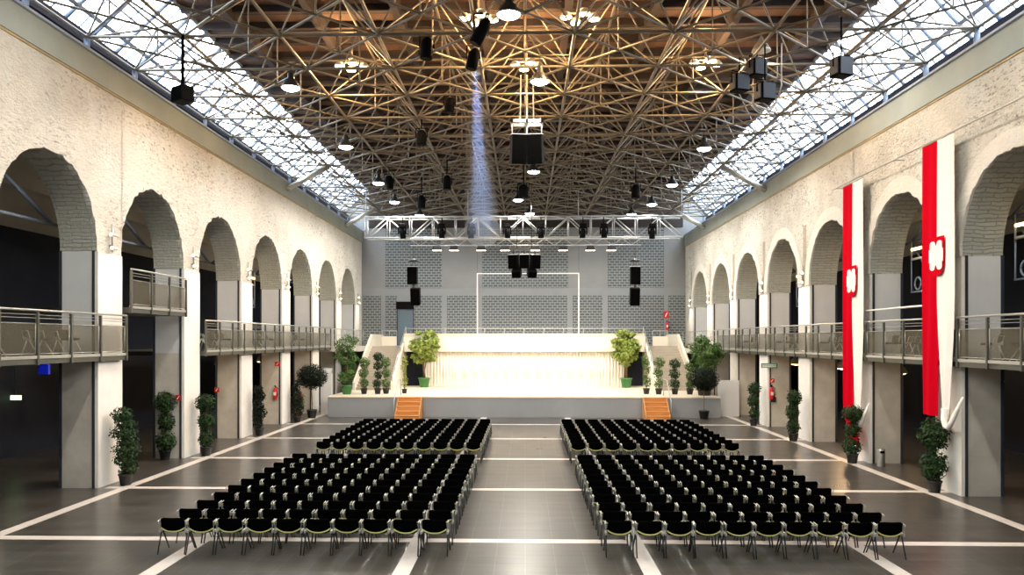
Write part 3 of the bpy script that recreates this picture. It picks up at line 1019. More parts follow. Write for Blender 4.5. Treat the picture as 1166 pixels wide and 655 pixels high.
plant('potted_shrub', 'two-clump shrub right of the tall loose tree on stage', 'plant', (at(414.5, 450, 44.3).x, 44.3, SZ), 2.05, 0.33, 'clumps', 'leaf_mid', seed=14, nleaf=800, group=SPL)
plant('potted_shrub', 'tallest dark clipped shrub before the left stair', 'plant', (at(430, 450, 44.3).x, 44.3, SZ), 2.35, 0.32, 'clumps', 'leaf_dark', seed=15, nleaf=900, group=SPL)
plant('potted_shrub', 'airy shrub just right of the tallest clipped shrub', 'plant', (at(439.5, 450, 44.5).x, 44.5, SZ), 2.05, 0.32, 'clumps', 'leaf_mid', seed=16, nleaf=650, group=SPL)
plant('potted_shrub', 'thin sparse shrub at the top of the left orange steps', 'plant', (at(460.5, 448, 44.8).x, 44.8, SZ), 2.1, 0.24, 'sparse', 'leaf_light', seed=17, nleaf=260, potr=0.15, group=SPL)
plant('potted_tree', 'big yellow-green tree in green pot left of the white hanging', 'plant', (at(483, 440, 50.6).x, 50.6, SZ), 3.75, 1.15, 'tree', 'leaf_light', 'green_pot', seed=18, nleaf=1800, potr=0.36, group=SPL, lsize=0.1)
plant('potted_tree', 'big yellow-green tree in green pot right of the white hanging', 'plant', (at(713, 440, 50.6).x, 50.6, SZ), 3.75, 1.12, 'tree', 'leaf_light', 'green_pot', seed=19, nleaf=1800, potr=0.36, group=SPL, lsize=0.1)
plant('potted_shrub', 'thin sparse shrub by the passage right of the white hanging', 'plant', (at(736, 449, 44.6).x, 44.6, SZ), 2.15, 0.30, 'sparse', 'leaf_mid', seed=20, nleaf=420, group=SPL)
plant('potted_shrub', 'airy two-clump shrub behind the right handrail of the steps', 'plant', (at(750, 449, 44.4).x, 44.4, SZ), 2.1, 0.36, 'clumps', 'leaf_mid', seed=21, nleaf=600, group=SPL)
plant('potted_shrub', 'neat two-clump shrub in the middle of the right stair foot', 'plant', (at(768.5, 449, 44.4).x, 44.4, SZ), 2.0, 0.36, 'clumps', 'leaf_dark', seed=22, nleaf=850, group=SPL)
plant('potted_shrub', 'small shrub half hidden beside the right topiary tree', 'plant', (at(785.5, 449, 44.4).x, 44.4, SZ), 1.8, 0.32, 'clumps', 'leaf_mid', seed=23, nleaf=750, group=SPL)
plant('potted_tree', 'wide leafy tree on the right end of the stage above the topiary', 'plant', (at(802, 450, 43.6).x, 43.6, SZ), 3.35, 1.15, 'tree', 'leaf_mid', 'black_pot', seed=24, nleaf=1500, potr=0.42, group=SPL, lsize=0.08)

# ------------------------------------------------------------------ space frame roof
ZB, ZT, MOD = 12.85, 14.6, 2.8
xs = [-12.6 + MOD * i for i in range(10)]
ys = [22.4 - 2.8 * 10 + MOD * j for j in range(23)]
bars = {'bottom_bar': [], 'brace_bar': [], 'web_bar': [], 'top_bar': []}
for j, y in enumerate(ys):
    for i, x in enumerate(xs):
        if i < 9: bars['bottom_bar'].append(((x, y, ZB), (x + MOD, y, ZB), 0.045))
        if j < 22: bars['bottom_bar'].append(((x, y, ZB), (x, y + MOD, ZB), 0.05))
        if i < 9 and j < 22:
            c = (x + 1.4, y + 1.4, ZB)
            for dx in (0, 1):
                for dy in (0, 1):
                    bars['brace_bar'].append(((x + MOD * dx, y + MOD * dy, ZB), c, 0.036))
            if i not in (0, 8):
                cT = (x + 1.4, y + 1.4, ZT)
                for dx in (0, 1):
                    for dy in (0, 1):
                        bars['web_bar'].append(((x + MOD * dx, y + MOD * dy, ZB), cT, 0.027))
                bars['web_bar'].append((c, cT, 0.024))
                if i < 7: bars['top_bar'].append((cT, (x + 4.2, y + 1.4, ZT), 0.045))
                if j < 21: bars['top_bar'].append((cT, (x + 1.4, y + 4.2, ZT), 0.045))
            else:
                # raking struts at the eaves follow the glazing
                cT = (x + 1.4, y + 1.4, ZB + 0.8)
                for dx in (0, 1):
                    for dy in (0, 1):
                        bars['web_bar'].append(((x + MOD * dx, y + MOD * dy, ZB), cT, 0.032))
                bars['web_bar'].append((c, cT, 0.028))
                inn = (x + (4.2 if i == 0 else -1.4), y + 1.4, ZT)
                bars['web_bar'].append((cT, inn, 0.036))
                if j < 21: bars['top_bar'].append((cT, (cT[0], cT[1] + MOD, cT[2]), 0.036))
fr = thing('space_frame', 'steel tube space frame spanning the whole hall under the roof', 'roof truss', (0, 0, 0))
cp = Vector((0, 0, CAMZ))
for nm, lst in bars.items():
    vis = []
    for a in lst:
        mid = (Vector(a[0]) + Vector(a[1])) / 2
        d_ = (mid - cp).length
        vis.append((0 if in_view(mid, 0) else 1, d_, a))
    vis.sort(key=lambda q: (q[0], q[1]))
    for f_, d_, (p, q, r) in vis[:100]:
        b = MB(); b.tube([p, q], r, 6, cap=False); b.build(nm, 'frame_steel', fr)
    b = MB()
    for f_, d_, (p, q, r) in vis[100:]:
        b.tube([p, q], r, 5, cap=False)
    tag(b.build(nm, 'frame_steel', fr), kind='stuff')
b = MB()
for y in ys:
    for x in xs:
        b.lathe([(0.02, -0.09), (0.08, -0.05), (0.095, 0), (0.08, 0.05), (0.02, 0.09)], (x, y, ZB), 8)
        if x < 12 and y < ys[-1]:
            b.lathe([(0.02, -0.06), (0.06, -0.03), (0.06, 0.03), (0.02, 0.06)], (x + 1.4, y + 1.4, ZB), 6)
tag(b.build('node_joint', 'frame_steel', fr), kind='stuff')
# posts on the ring beams
for s in (-1, 1):
    for y in ys:
        if YF < y < YB and y > 12:
            b = MB(); b.tube([(s * 12.6, y, CORN[s][1]), (s * 12.6, y, ZB)], 0.085, 8); b.build('post', 'frame_blue', fr)

# short round struts leaning out from the ring beam
for i, (px, py, Y, s) in enumerate(((330, 210, 39.2, -1), (394, 248, 52, -1), (860, 207, 38.2, 1), (797, 246, 51, 1))):
    XF = XL if s < 0 else XR
    z = (CORN[s][0] + CORN[s][1]) / 2
    b = MB(); b.tube([(s * (XF - 0.06), Y, z), (s * (XF - 2.0), Y + 0.6, z + 1.25)], 0.14, 10)
    b.lathe([(0.2, -0.02), (0.2, 0.02)], (s * (XF - 0.1), Y, z), 10)
    tag(b.build('roof_strut', 'rail_steel'), 'thick round strut leaning out from the %s ring beam, %s the stage' % ('left' if s < 0 else 'right', 'farther from' if i % 2 == 0 else 'close to'), 'strut', 'ring beam struts')

# ------------------------------------------------------------------ lamps in the roof
def stub(t, p):
    """short pipe clamped between a hanging rod and the nearest long chord of the space frame"""
    xn = min(xs, key=lambda q: abs(q - p[0]))
    b = MB(); b.tube([(-0.06 if xn > p[0] else 0.06, 0, ZB - p[2]), (xn - p[0], 0, ZB - p[2])], 0.025, 6)
    t_ = b.build('hanging_pipe', 'frame_steel', t); t_.rotation_euler = (0, 0, -t.rotation_euler.z)

def pendant(x, y, z, label, e=1, seen=True):
    t = thing('pendant_lamp', label, 'lamp', (x, y, z), 0, 'high bay lamps')
    b = MB()
    b.lathe([(0.30, 0.0), (0.29, 0.03), (0.20, 0.20), (0.10, 0.30), (0.10, 0.45), (0.05, 0.5), (0.02, 0.5)], n=18)
    b.build('reflector', 'leg_dark', t)
    b = MB(); b.lathe([(0.02, -0.10), (0.14, -0.085), (0.24, -0.04), (0.285, -0.004)], n=18); b.build('lens', 'glow_cool', t)
    b = MB(); b.tube([(0, 0, 0.5), (0, 0, ZB - z)], 0.012, 5); b.build('cable', 'cable', t)
    stub(t, (x, y, z))
    light('pendant_light', 'SPOT', (0, 0, -0.16), 1300 * e, (1.0, 0.94, 0.84), t, (0, 0, -5), 0.25, math.radians(174), 0.4)
PZ = 12.05
lampdefs = [((-0.4, 19.2), 'large glowing high bay lamp nearest above the centre aisle'), ((0.45, 24.2), 'glowing lamp just above the hanging speaker pair'),
            ((-7.35, 24.6), 'nearest glowing lamp of the left lamp row'), ((-7.35, 32.2), 'second glowing lamp of the left lamp row'),
            ((-7.4, 39.7), 'third glowing lamp of the left lamp row'), ((-7.5, 45.2), 'fourth glowing lamp of the left lamp row, over the stage edge'),
            ((7.4, 32.9), 'nearest glowing lamp of the right lamp row'), ((7.5, 40.6), 'second glowing lamp of the right lamp row'),
            ((7.4, 46.4), 'third glowing lamp of the right lamp row'), ((0.4, 37.2), 'glowing lamp beyond the hanging speaker pair'),
            ((-0.4, 44.7), 'glowing lamp above the left part of the centre truss'), ((0.3, 49.5), 'farthest glowing lamp over the stage centre'),
            ((-6.7, 50.0), 'farthest glowing lamp over the left stage'), ((6.7, 50.0), 'farthest glowing lamp over the right stage')]
for (x, y), lab in lampdefs:
    pendant(x, y, PZ, lab)
for x, y in ((-7.35, 9.0), (7.4, 9.0), (-0.2, 11.5), (-7.35, 16.8), (7.4, 16.8), (7.4, 25.0), (-7.35, 1.5), (7.4, 1.5), (0, 3)):  # lamps added to light the near part of the hall, mostly out of view
    t = thing('pendant_lamp', 'added high bay lamp lighting the near part of the hall', 'lamp', (x, y, 13.2), 0, 'added high bay lamps')
    b = MB(); b.lathe([(0.30, 0.0), (0.29, 0.03), (0.20, 0.20), (0.10, 0.30), (0.02, 0.5)], n=14); b.build('reflector', 'alu', t)
    light('pendant_light', 'SPOT', (0, 0, -0.1), 1300, (1.0, 0.95, 0.84), t, (0, 0, -5), 0.25, math.radians(174), 0.4)

clusters = [((-1.4, 23.7), 'warm lamp cluster on the frame left of the aisle lamp'), ((1.63, 23.7), 'warm lamp cluster on the frame right of the aisle lamp'),
            ((0.06, 27.8), 'warm lamp cluster straight above the hanging speaker pair'), ((-6.1, 27.7), 'warm lamp cluster high on the left half of the frame'),
            ((6.3, 27.8), 'warm lamp cluster high on the right half of the frame')]
for (x, y), lab in clusters:
    z = 13.75
    t = thing('downlight_cluster', lab, 'lamp', (x, y, z), 0, 'warm downlight clusters')
    b = MB(); b.box(-0.5, 0.5, -0.03, 0.03, 0.16, 0.2); b.box(-0.03, 0.03, -0.4, 0.4, 0.16, 0.2); b.tube([(0, 0, 0.2), (0, 0, ZT - z)], 0.03, 6); b.build('bracket', 'frame_steel', t)
    for k, (dx, dy) in enumerate(((-0.42, -0.1), (0.42, 0.05), (-0.1, 0.35), (0.12, -0.35))):
        b = MB(); b.lathe([(0.17, 0.0), (0.18, 0.04), (0.10, 0.16)], (dx, dy, 0), 14); hd = b.build('lamp_head', 'alu', t)
        b = MB(); b.lathe([(0.03, -0.03), (0.16, -0.004)], (dx, dy, 0), 14); b.build('lens', 'glow_warm', hd)
    light('cluster_light', 'POINT', (0, 0, -0.25), 850, (1.0, 0.62, 0.28), t, size=0.25)
    light('cluster_uplight', 'POINT', (0, 0, 0.45), 150, (1.0, 0.58, 0.26), t, size=0.2)

# black stage lanterns hung in the frame
def par(px, py, Y, label, tilt=0.0, rz=0.0, size=0.36, ln=0.62):
    p = at(px, py, Y)
    t = thing('stage_lantern', label, 'spotlight', p, rz, 'black lanterns in the roof frame')
    b = MB()
    prof = [(size * 0.45, -ln / 2), (size * 0.5, -ln / 2 + 0.02), (size * 0.5, ln * 0.25), (size * 0.36, ln * 0.42), (size * 0.2, ln / 2)]
    b.lathe(prof, n=14)
    can = b.build('can', 'black_plastic', t); can.rotation_euler = (0, tilt, 0)
    b = MB()
    b.tube([(-size * 0.56, 0, 0), (-size * 0.56, 0, ln * 0.62), (size * 0.56, 0, ln * 0.62), (size * 0.56, 0, 0)], 0.025, 5)
    zz = max(ZB - p.z, ln * 0.62 + 0.05)
    b.tube([(0, 0, ln * 0.62), (0, 0, zz)], 0.03, 6)
    stub(t, p)
    b.build('yoke', 'black_plastic', t)
par(486, 55, 22.5, 'black lantern hanging left of the aisle lamp', 0.1)
par(548, 36, 21.0, 'long black lantern beside the warm cluster near the aisle lamp', 0.5, 0, 0.34, 0.75)
par(539, 67, 22.8, 'black lantern at the head of the pale blue light beam', 0.25, 0, 0.34, 0.62)
par(480, 157, 31.0, 'black lantern hanging in the frame above the left chair block', 0.0, 0, 0.4, 0.6)
par(512, 120, 28, 'small black lantern between two warm lit nodes', 0.1, 0, 0.36, 0.55)
par(443, 208, 40, 'black lantern beside the far left lamps', 0, 0, 0.45, 0.7)
par(480, 230, 42, 'small black lantern above the left part of the truss', 0, 0, 0.4, 0.7)
par(724, 218, 40, 'black lantern beside the far right lamps', 0, 0, 0.45, 0.7)
par(596, 218, 40, 'black lantern on the centre line above the truss', 0, 0, 0.5, 0.7)
par(509, 208, 38, 'black lantern left of the blue beam', 0, 0, 0.4, 0.7)

def boxlight(px, py, Y, label):
    p = at(px, py, Y)
    t = thing('flood_lantern', label, 'spotlight', p, 0.35, 'black box lanterns at the right of the roof')
    b = MB(); b.box(-0.24, 0.24, -0.2, 0.2, -0.26, 0.26, 0, 0.03); b.build('housing', 'black_plastic', t)
    b = MB()
    for x in (-0.252, 0.252): b.box(x - 0.012, x + 0.012, -0.15, 0.15, -0.2, 0.2)
    b.box(-0.2, 0.2, -0.215, -0.198, -0.22, 0.22); b.build('door_plate', 'dark_edge', t)
    stub(t, p)
    b = MB(); b.tube([(-0.28, 0, 0), (-0.28, 0, 0.36), (0.28, 0, 0.36), (0.28, 0, 0)], 0.02, 5); b.tube([(0, 0, 0.36), (0, 0, max(0.5, ZB - p.z))], 0.025, 6); b.build('yoke', 'black_plastic', t)
boxlight(862, 78, 24.5, 'black box lantern topmost of the group of three at the right')
boxlight(842, 95, 24.5, 'black box lantern at the left of the group of three')
boxlight(871, 105, 23.5, 'lowest black box lantern of three, above a white cable loop')
boxlight(958, 77, 21.5, 'lone black box lantern in front of the right skylight')
b = MB()
p0, p1 = at(856, 115, 23.4), at(886, 112, 23.4)
for k in range(3):
    pts = [p0.lerp(p1, i / 12) + Vector((0, 0.04 * k, -0.3 * math.sin(PI * i / 12) - 0.05 * k)) for i in range(13)]
    b.tube(pts, 0.02, 5)
b.tube([p1, p1 + Vector((0.1, 0, 0.4)), (p1.x + 0.1, 23.4, ZB)], 0.025, 5)
tag(b.build('cable_loop', 'cable_white'), 'white cable loop hanging below the group of box lanterns', 'cable')
# black loudspeaker at the left ring beam
p = at(208, 108, 22.3)
t = thing('loudspeaker', 'black loudspeaker hanging in front of the left skylight', 'speaker', p, -0.6)
b = MB(); b.box(-0.28, 0.28, -0.2, 0.2, -0.22, 0.22, 0, 0.02); b.build('cabinet', 'black_plastic', t)
b = MB(); b.box(-0.24, 0.24, -0.215, -0.2, -0.18, 0.18); b.build('grille', 'black_fabric', t)
b = MB(); b.tube([(0, 0, 0.22), (0, 0, ZB - p.z)], 0.05, 6); b.build('bracket', 'black_plastic', t)

# blue-white beam from the lantern: haze lit by the lamp
p0, p1 = at(541, 76, 23.4), at(549, 262, 44.0)
light('beam_light', 'SPOT', p0 - (p1 - p0).normalized() * 0.05, 15000, (0.40, 0.60, 1.0), None, p1, 0.05, math.radians(4.6), 0.5)
m = bpy.data.materials.new('haze'); m.use_nodes = True; M['haze'] = m
nt = m.node_tree; nt.nodes.remove(nt.nodes['Principled BSDF'])
vs = nt.nodes.new('ShaderNodeVolumeScatter'); vs.inputs['Color'].default_value = (0.75, 0.86, 1, 1); vs.inputs['Density'].default_value = 0.03; vs.inputs['Anisotropy'].default_value = -0.7
nt.links.new(vs.outputs[0], nt.nodes['Material Output'].inputs['Volume'])
b = MB(); b.tube([p0, p1], [0.3, 1.0], 20)
tag(b.build('haze', 'haze'), 'faint blue haze lit by a lantern beam under the roof', 'haze', kind='stuff')

# ------------------------------------------------------------------ lighting truss across the stage
TY, TZ0, TZ1 = 46.0, 10.05, 11.25
xa, xb = at(417, 270, TY).x, at(776, 270, TY).x
t = thing('lighting_truss', 'silver box truss hung across the hall in front of the stage', 'truss', ((xa + xb) / 2, TY, TZ0))
w = (xb - xa) / 2
H, D = TZ1 - TZ0, 0.9
for (y, z) in ((-D / 2, 0), (D / 2, 0), (-D / 2, H), (D / 2, H)):
    b = MB(); b.tube([(-w, y, z), (w, y, z)], 0.05, 8); b.build('chord', 'truss_alu', t)
n = 14
for i in range(n):
    x0, x1 = -w + 2 * w * i / n, -w + 2 * w * (i + 1) / n
    for y in (-D / 2, D / 2):
        b = MB(); b.tube([(x0, y, H if i % 2 else 0), (x1, y, 0 if i % 2 else H)], 0.035, 6); b.tube([(x0, y, 0), (x0, y, H)], 0.03, 6); b.build('lacing', 'truss_alu', t)
    b = MB()
    for z in (0, H): b.tube([(x0, -D / 2, z), (x1, D / 2, z)], 0.025, 5)
    b.build('lacing', 'truss_alu', t)
for x in (-w, -w * 0.35, w * 0.35, w):
    b = MB(); b.tube([(x, 0, H), (x, 0, ZB - TZ0)], 0.03, 6); b.build('hanger', 'truss_alu', t)
# secondary flat truss
LY = 45.2
la, lb = at(467, 276, LY).x, at(730, 276, LY).x
zl0, zl1 = at(598, 279.5, LY).z, at(598, 272, LY).z
t = thing('lamp_bar', 'shallow lattice bar carrying the pink floodlights below the truss', 'truss', ((la + lb) / 2, LY, zl0))
w2 = (lb - la) / 2
for z in (0, zl1 - zl0):
    b = MB(); b.tube([(-w2, 0, z), (w2, 0, z)], 0.035, 6); b.build('chord', 'truss_alu', t)
b = MB()
n = 24
for i in range(n):
    x0, x1 = -w2 + 2 * w2 * i / n, -w2 + 2 * w2 * (i + 1) / n
    b.tube([(x0, 0, 0 if i % 2 else zl1 - zl0), (x1, 0, zl1 - zl0 if i % 2 else 0)], 0.022, 5)
b.build('lacing', 'truss_alu', t)
b = MB()
for x in (-w2 * 0.9, 0, w2 * 0.9): b.tube([(x, 0, zl1 - zl0), (x, 0.3, TZ0 - zl0 + 0.03)], 0.02, 5)
b.build('hanger', 'truss_alu', t)
for i, px in enumerate((458, 503, 537, 577.5, 616, 664, 687.5, 742.7)):
    p = at(px, 263, TY - 0.55)
    t = thing('moving_light', 'black moving-head light hanging in the truss, %s from the left end' % ORD[i], 'spotlight', p, 0, 'moving lights on the truss')
    b = MB(); b.box(-0.2, 0.2, -0.16, 0.16, 0.18, 0.42, 0, 0.03); b.tube([(0, 0.1, 0.4), (0, 0.1, TZ1 - p.z + 0.03)], 0.03, 6); b.build('base_box', 'black_plastic', t)
    b = MB(); b.box(-0.24, -0.17, -0.08, 0.08, -0.2, 0.2); b.box(0.17, 0.24, -0.08, 0.08, -0.2, 0.2); b.box(-0.17, 0.17, -0.06, 0.06, 0.14, 0.2); b.build('yoke', 'black_plastic', t)
    b = MB(); b.lathe([(0.13, -0.45), (0.17, -0.43), (0.165, -0.05), (0.12, 0.12), (0.05, 0.15)], n=12); h_ = b.build('lamp_head', 'black_plastic', t); h_.rotation_euler = (0.2, 0.1 * (i % 3 - 1), 0)
for i, px in enumerate((497.6, 517, 548, 575, 609.5, 641, 672, 696)):
    p = at(px, 283.5, LY)
    t = thing('floodlight', 'small pink-lit floodlight under the lattice bar, %s from the left' % ORD[i], 'spotlight', p, 0, 'floodlights on the lattice bar')
    b = MB(); b.prism([(-0.2, -0.12, 0.16), (0.2, -0.12, 0.16), (0.27, -0.17, -0.08), (-0.27, -0.17, -0.08)], (0, 0.3, 0)); b.build('housing', 'leg_dark', t)
    b = MB(); b.box(-0.25, 0.25, -0.15, 0.11, -0.1, -0.085); b.build('lens', 'glow_pink', t)
    b = MB(); b.tube([(0, 0, 0.16), (0, 0, max(0.2, zl0 - p.z + 0.03))], 0.02, 5); b.build('clamp', 'leg_dark', t)
    light('flood_light', 'SPOT', (0, 0.05, -0.2), 480, (1.0, 0.88, 0.76), t, (0, 3.6, -7.0), 0.12, math.radians(110), 0.6)

# ------------------------------------------------------------------ loudspeakers
def cab(b_t, c, w, d, h, rx=0, rz=0, topm='white_paint'):
    b = MB(); b.box(-w / 2, w / 2, -d / 2, d / 2, -h / 2, h / 2, 0, 0.02)
    o = b.build('cabinet', 'black_plastic', b_t); o.location = c; o.rotation_euler = (rx, 0, rz)
    b = MB(); b.box(-w / 2 + 0.03, w / 2 - 0.03, -d / 2 - 0.012, -d / 2, -h / 2 + 0.03, h / 2 - 0.03); b.build('grille', 'black_fabric', o)
    b = MB(); b.box(-w / 2 + 0.01, w / 2 - 0.01, -d / 2 + 0.01, d / 2 - 0.01, h / 2, h / 2 + 0.015); b.build('top_plate', topm, o)
    return o
p = at(600, 170, 26.0)
t = thing('hanging_speakers', 'pair of black speakers hung in a V under a white frame above the aisle', 'speaker', p)
cab(t, (-0.28, 0, 0), 0.5, 0.55, 0.95, 0.22, 0.16); cab(t, (0.28, 0, 0), 0.5, 0.55, 0.95, 0.22, -0.16)
b = MB(); zf = at(600, 140, 26).z - p.z
b.box(-0.54, 0.54, -0.3, -0.22, zf - 0.05, zf + 0.05); b.box(-0.54, 0.54, 0.22, 0.3, zf - 0.05, zf + 0.05); b.box(-0.54, -0.44, -0.3, 0.3, zf - 0.05, zf + 0.05); b.box(0.44, 0.54, -0.3, 0.3, zf - 0.05, zf + 0.05); b.box(-0.04, 0.04, -0.3, 0.3, zf - 0.05, zf + 0.05)
b.build('flying_frame', 'truss_alu', t)
b = MB()
for x in (-0.48, 0.48): b.tube([(x, -0.1, 0.45), (x, -0.2, zf - 0.04)], 0.02, 5)
for x in (-0.22, 0.22): b.tube([(x, 0, zf), (x * 0.9, 0, ZB - p.z)], 0.025, 5)
b.tube([(0, -0.1, 0.2), (0, 0, ZB - p.z)], 0.03, 6)
b.build('hanger', 'cable_white', t)

p = at(597, 299, 44.0)
t = thing('hanging_speakers', 'cluster of black speakers hung in front of the screen frame', 'speaker', p)
cab(t, (-0.60, 0, 0.05), 0.52, 0.5, 0.78, 0.15, -0.25, 'leg_pale'); cab(t, (0.0, -0.1, 0.05), 0.55, 0.5, 0.78, 0.15, 0, 'leg_pale'); cab(t, (0.60, 0, 0.05), 0.52, 0.5, 0.78, 0.15, 0.25, 'leg_pale')
cab(t, (-0.42, 0, -0.6), 0.5, 0.45, 0.4, 0.5, -0.2, 'black_plastic'); cab(t, (0.42, 0, -0.6), 0.5, 0.45, 0.4, 0.5, 0.2, 'black_plastic')
b = MB(); b.box(-0.8, 0.8, -0.12, 0.12, 0.72, 0.78); b.build('flying_frame', 'leg_dark', t)
b = MB()
for x in (-0.6, 0, 0.6): b.tube([(x, 0, 0.4), (x, 0, 0.73)], 0.035, 5)
for x in (-0.4, 0.4): b.tube([(x, 0, 0.78), (x, 0, ZB - p.z)], 0.02, 5)
b.build('hanger', 'leg_dark', t)
for px, side, off in ((471, 'left', 0.12), (723, 'right', -0.02)):
    p = at(px, 326, 46.6)
    t = thing('hanging_speakers', 'two black speakers hung one above the other on the %s of the stage' % side, 'speaker', p)
    cab(t, (-off * 0.6, 0, 0.62), 0.58, 0.5, 1.05, 0.05, 0, 'leg_pale'); cab(t, (off, -0.05, -0.62), 0.56, 0.5, 1.0, 0.22, 0, 'black_plastic')
    b = MB(); b.box(-0.07, 0.07, -0.05, 0.05, -0.2, 0.15); b.lathe([(0.05, 1.42), (0.34, 1.45), (0.3, 1.55), (0.05, 1.62)], n=12); b.build('flying_frame', 'leg_dark', t)
    b = MB()
    for x in (-0.15, 0.15): b.tube([(x, 0, 1.1), (x * 0.3, 0, 1.45)], 0.015, 5)
    b.tube([(0, 0, 1.6), (0, 0, TZ0 - p.z)], 0.018, 5); b.build('hanger', 'cable', t)

# thin white screen frame hung before the gallery
SYY = 50.6
x0, x1, z0, z1 = at(543.5, 311, SYY).x, at(659, 311, SYY).x, at(598, 400, SYY).z, at(598, 311.5, SYY).z
t = thing('screen_frame', 'thin white rectangular screen frame hanging in front of the end wall', 'frame', ((x0 + x1) / 2, SYY, z0))
hw, hh = (x1 - x0) / 2, z1 - z0
for pts in (((-hw, 0), (hw, 0)), ((-hw, hh), (hw, hh)), ((-hw, 0), (-hw, hh)), ((hw, 0), (hw, hh))):
    (xa_, za_), (xb_, zb_) = pts
    b = MB(); b.box(min(xa_, xb_) - 0.026, max(xa_, xb_) + 0.026, -0.026, 0.026, min(za_, zb_) - 0.026, max(za_, zb_) + 0.026); b.build('frame_bar', 'white_paint', t)
b = MB()
for x in (-hw, hw): b.tube([(x, 0, hh), (x, 0, ZB - z0)], 0.006, 4)
b.build('hanger', 'cable', t)

# ------------------------------------------------------------------ banners
def banner(yc, width, label, zt, zb, ends):
    X = XR - 0.32
    t = thing('banner', label, 'banner', (X, yc, zb))
    H = zt - zb
    rnd = random.Random(int(yc * 10))
    def strip(y0, y1, zlow, name, m_, taper=0.0, swing=0.0):
        b = MB(); ny, nz = 10, 60
        for face_off in (0.0, 0.012):
            base = len(b.v)
            for j in range(nz + 1):
                z = zlow + (H - zlow) * j / nz
                k = taper * max(0, 1 - (z - zlow) / (H * 0.42)) ** 1.3
                for i in range(ny + 1):
                    f = i / ny
                    y = y0 + (y1 - y0) * f
                    y += k * (0.5 - f) * (y1 - y0) * 0.7
                    y -= swing * max(0, 1 - (z - zlow) / 1.3) ** 1.3
                    xw = 0.035 * math.sin(f * 9 + z * 0.35) * (0.3 + 0.9 * (1 - z / H)) + face_off
                    b.v.append((xw, y, z))
            for j in range(nz):
                for i in range(ny):
                    a = base + j * (ny + 1) + i
                    q = (a, a + 1, a + ny + 2, a + ny + 1)
                    b.face(q if face_off == 0 else tuple(reversed(q)), 0, True)
        b.build(name, m_, t)
    hw = width / 2
    strip(0, hw, ends[0], 'red_half', 'red_cloth', 0.0, ends[3])
    strip(-hw, 0, ends[1], 'white_half', 'white_cloth', 0.85)
    # shield with pale charge, sewn across the middle
    zs0 = H * ends[2]
    sw, sh = hw * 0.86, 1.05
    b = MB()
    poly = [(-0.06, sw * 0.5, zs0 + sh / 2), (-0.06, -sw * 0.62, zs0 + sh / 2), (-0.06, -sw * 0.62, zs0 - sh * 0.18)]
    for i in range(9):
        a = PI * i / 8
        poly.append((-0.06, -0.06 * sw - sw * 0.56 * math.cos(a), zs0 - sh * 0.18 - sh * 0.34 * math.sin(a)))
    poly.append((-0.06, sw * 0.5, zs0 - sh * 0.18))
    b.prism(poly, (0.015, 0, 0)); b.build('shield', 'red_cloth', t)
    b = MB(); cy = -0.06 * sw; cz = zs0 + 0.02
    top_ = []
    for dy in (0.26, -0.26):
        for i in range(9):
            a = PI * i / 8
            top_.append((dy * sw + 0.19 * sw * math.cos(a), 0.32 + 0.08 * math.sin(a)))
        if dy > 0: top_.append((0.0, 0.24))
    half = [(sw * 0.52, 0.18), (sw * 0.45, 0.18)] + top_ + [(-sw * 0.45, 0.18), (-sw * 0.52, 0.18)]
    out_ = half + [(y_, -z_) for y_, z_ in reversed(half)]
    b.prism([(-0.075, cy + y_, cz + z_) for y_, z_ in out_], (0.013, 0, 0))
    b.build('emblem', 'white_cloth', t)
    b = MB(); b.tube([(0, -hw - 0.05, H + 0.01), (0, hw + 0.05, H + 0.01)], 0.02, 6); b.build('top_rod', 'rail_steel', t)
    # gathered loop of the white half, tied back to the wall
    b = MB()
    zl = ends[1]
    pts = [(0.0, -hw * 0.5, zl + 0.25), (-0.03, -hw * 0.52, zl), (-0.05, -hw * 0.62, zl - 0.2), (-0.05, -hw * 0.78, zl - 0.24), (-0.02, -hw * 0.95, zl - 0.05), (0.05, -hw * 1.08, zl + 0.25), (0.16, -hw * 1.2, zl + 0.6)]
    b.tube(pts, [0.11, 0.10, 0.085, 0.075, 0.065, 0.055, 0.03], 8)
    b.build('gathered_end', 'white_cloth', t)
    return t
bn = banner(21.9, 1.62, 'large red and white banner with shield, nearest on the right wall', 9.6, 1.95, (0.1, 0.1, 0.585, 0.0))
bn = banner(27.5, 1.62, 'smaller red and white banner with shield, farther along the right wall', 9.55, 0.5, (0.05, 0.95, 0.625, 0.6))
# the conduit the banners hang below
b = MB(); b.tube([(XR - 0.32, 12.0, 9.64), (XR - 0.32, 29.3, 9.64)], 0.022, 6)
for y in (13, 18, 24.5, 29): b.tube([(XR - 0.32, y, 9.64), (XR, y, 9.64)], 0.02, 5)
tag(b.build('wall_conduit', 'rail_steel'), 'thin steel rod along the right wall carrying the banners', 'rod')
b = MB(); b.tube([(XR - 0.22, 21.8, 5.12), (XR - 0.18, 27.6, 5.12)], [0.035, 0.025], 8)
for y in (22.2, 27.3): b.tube([(XR - 0.2, y, 5.12), (XR - 0.05, y, 5.12)], 0.02, 5)
tag(b.build('flag_pole', 'white_paint'), 'white pole lying level on the right wall between the banners', 'pole')

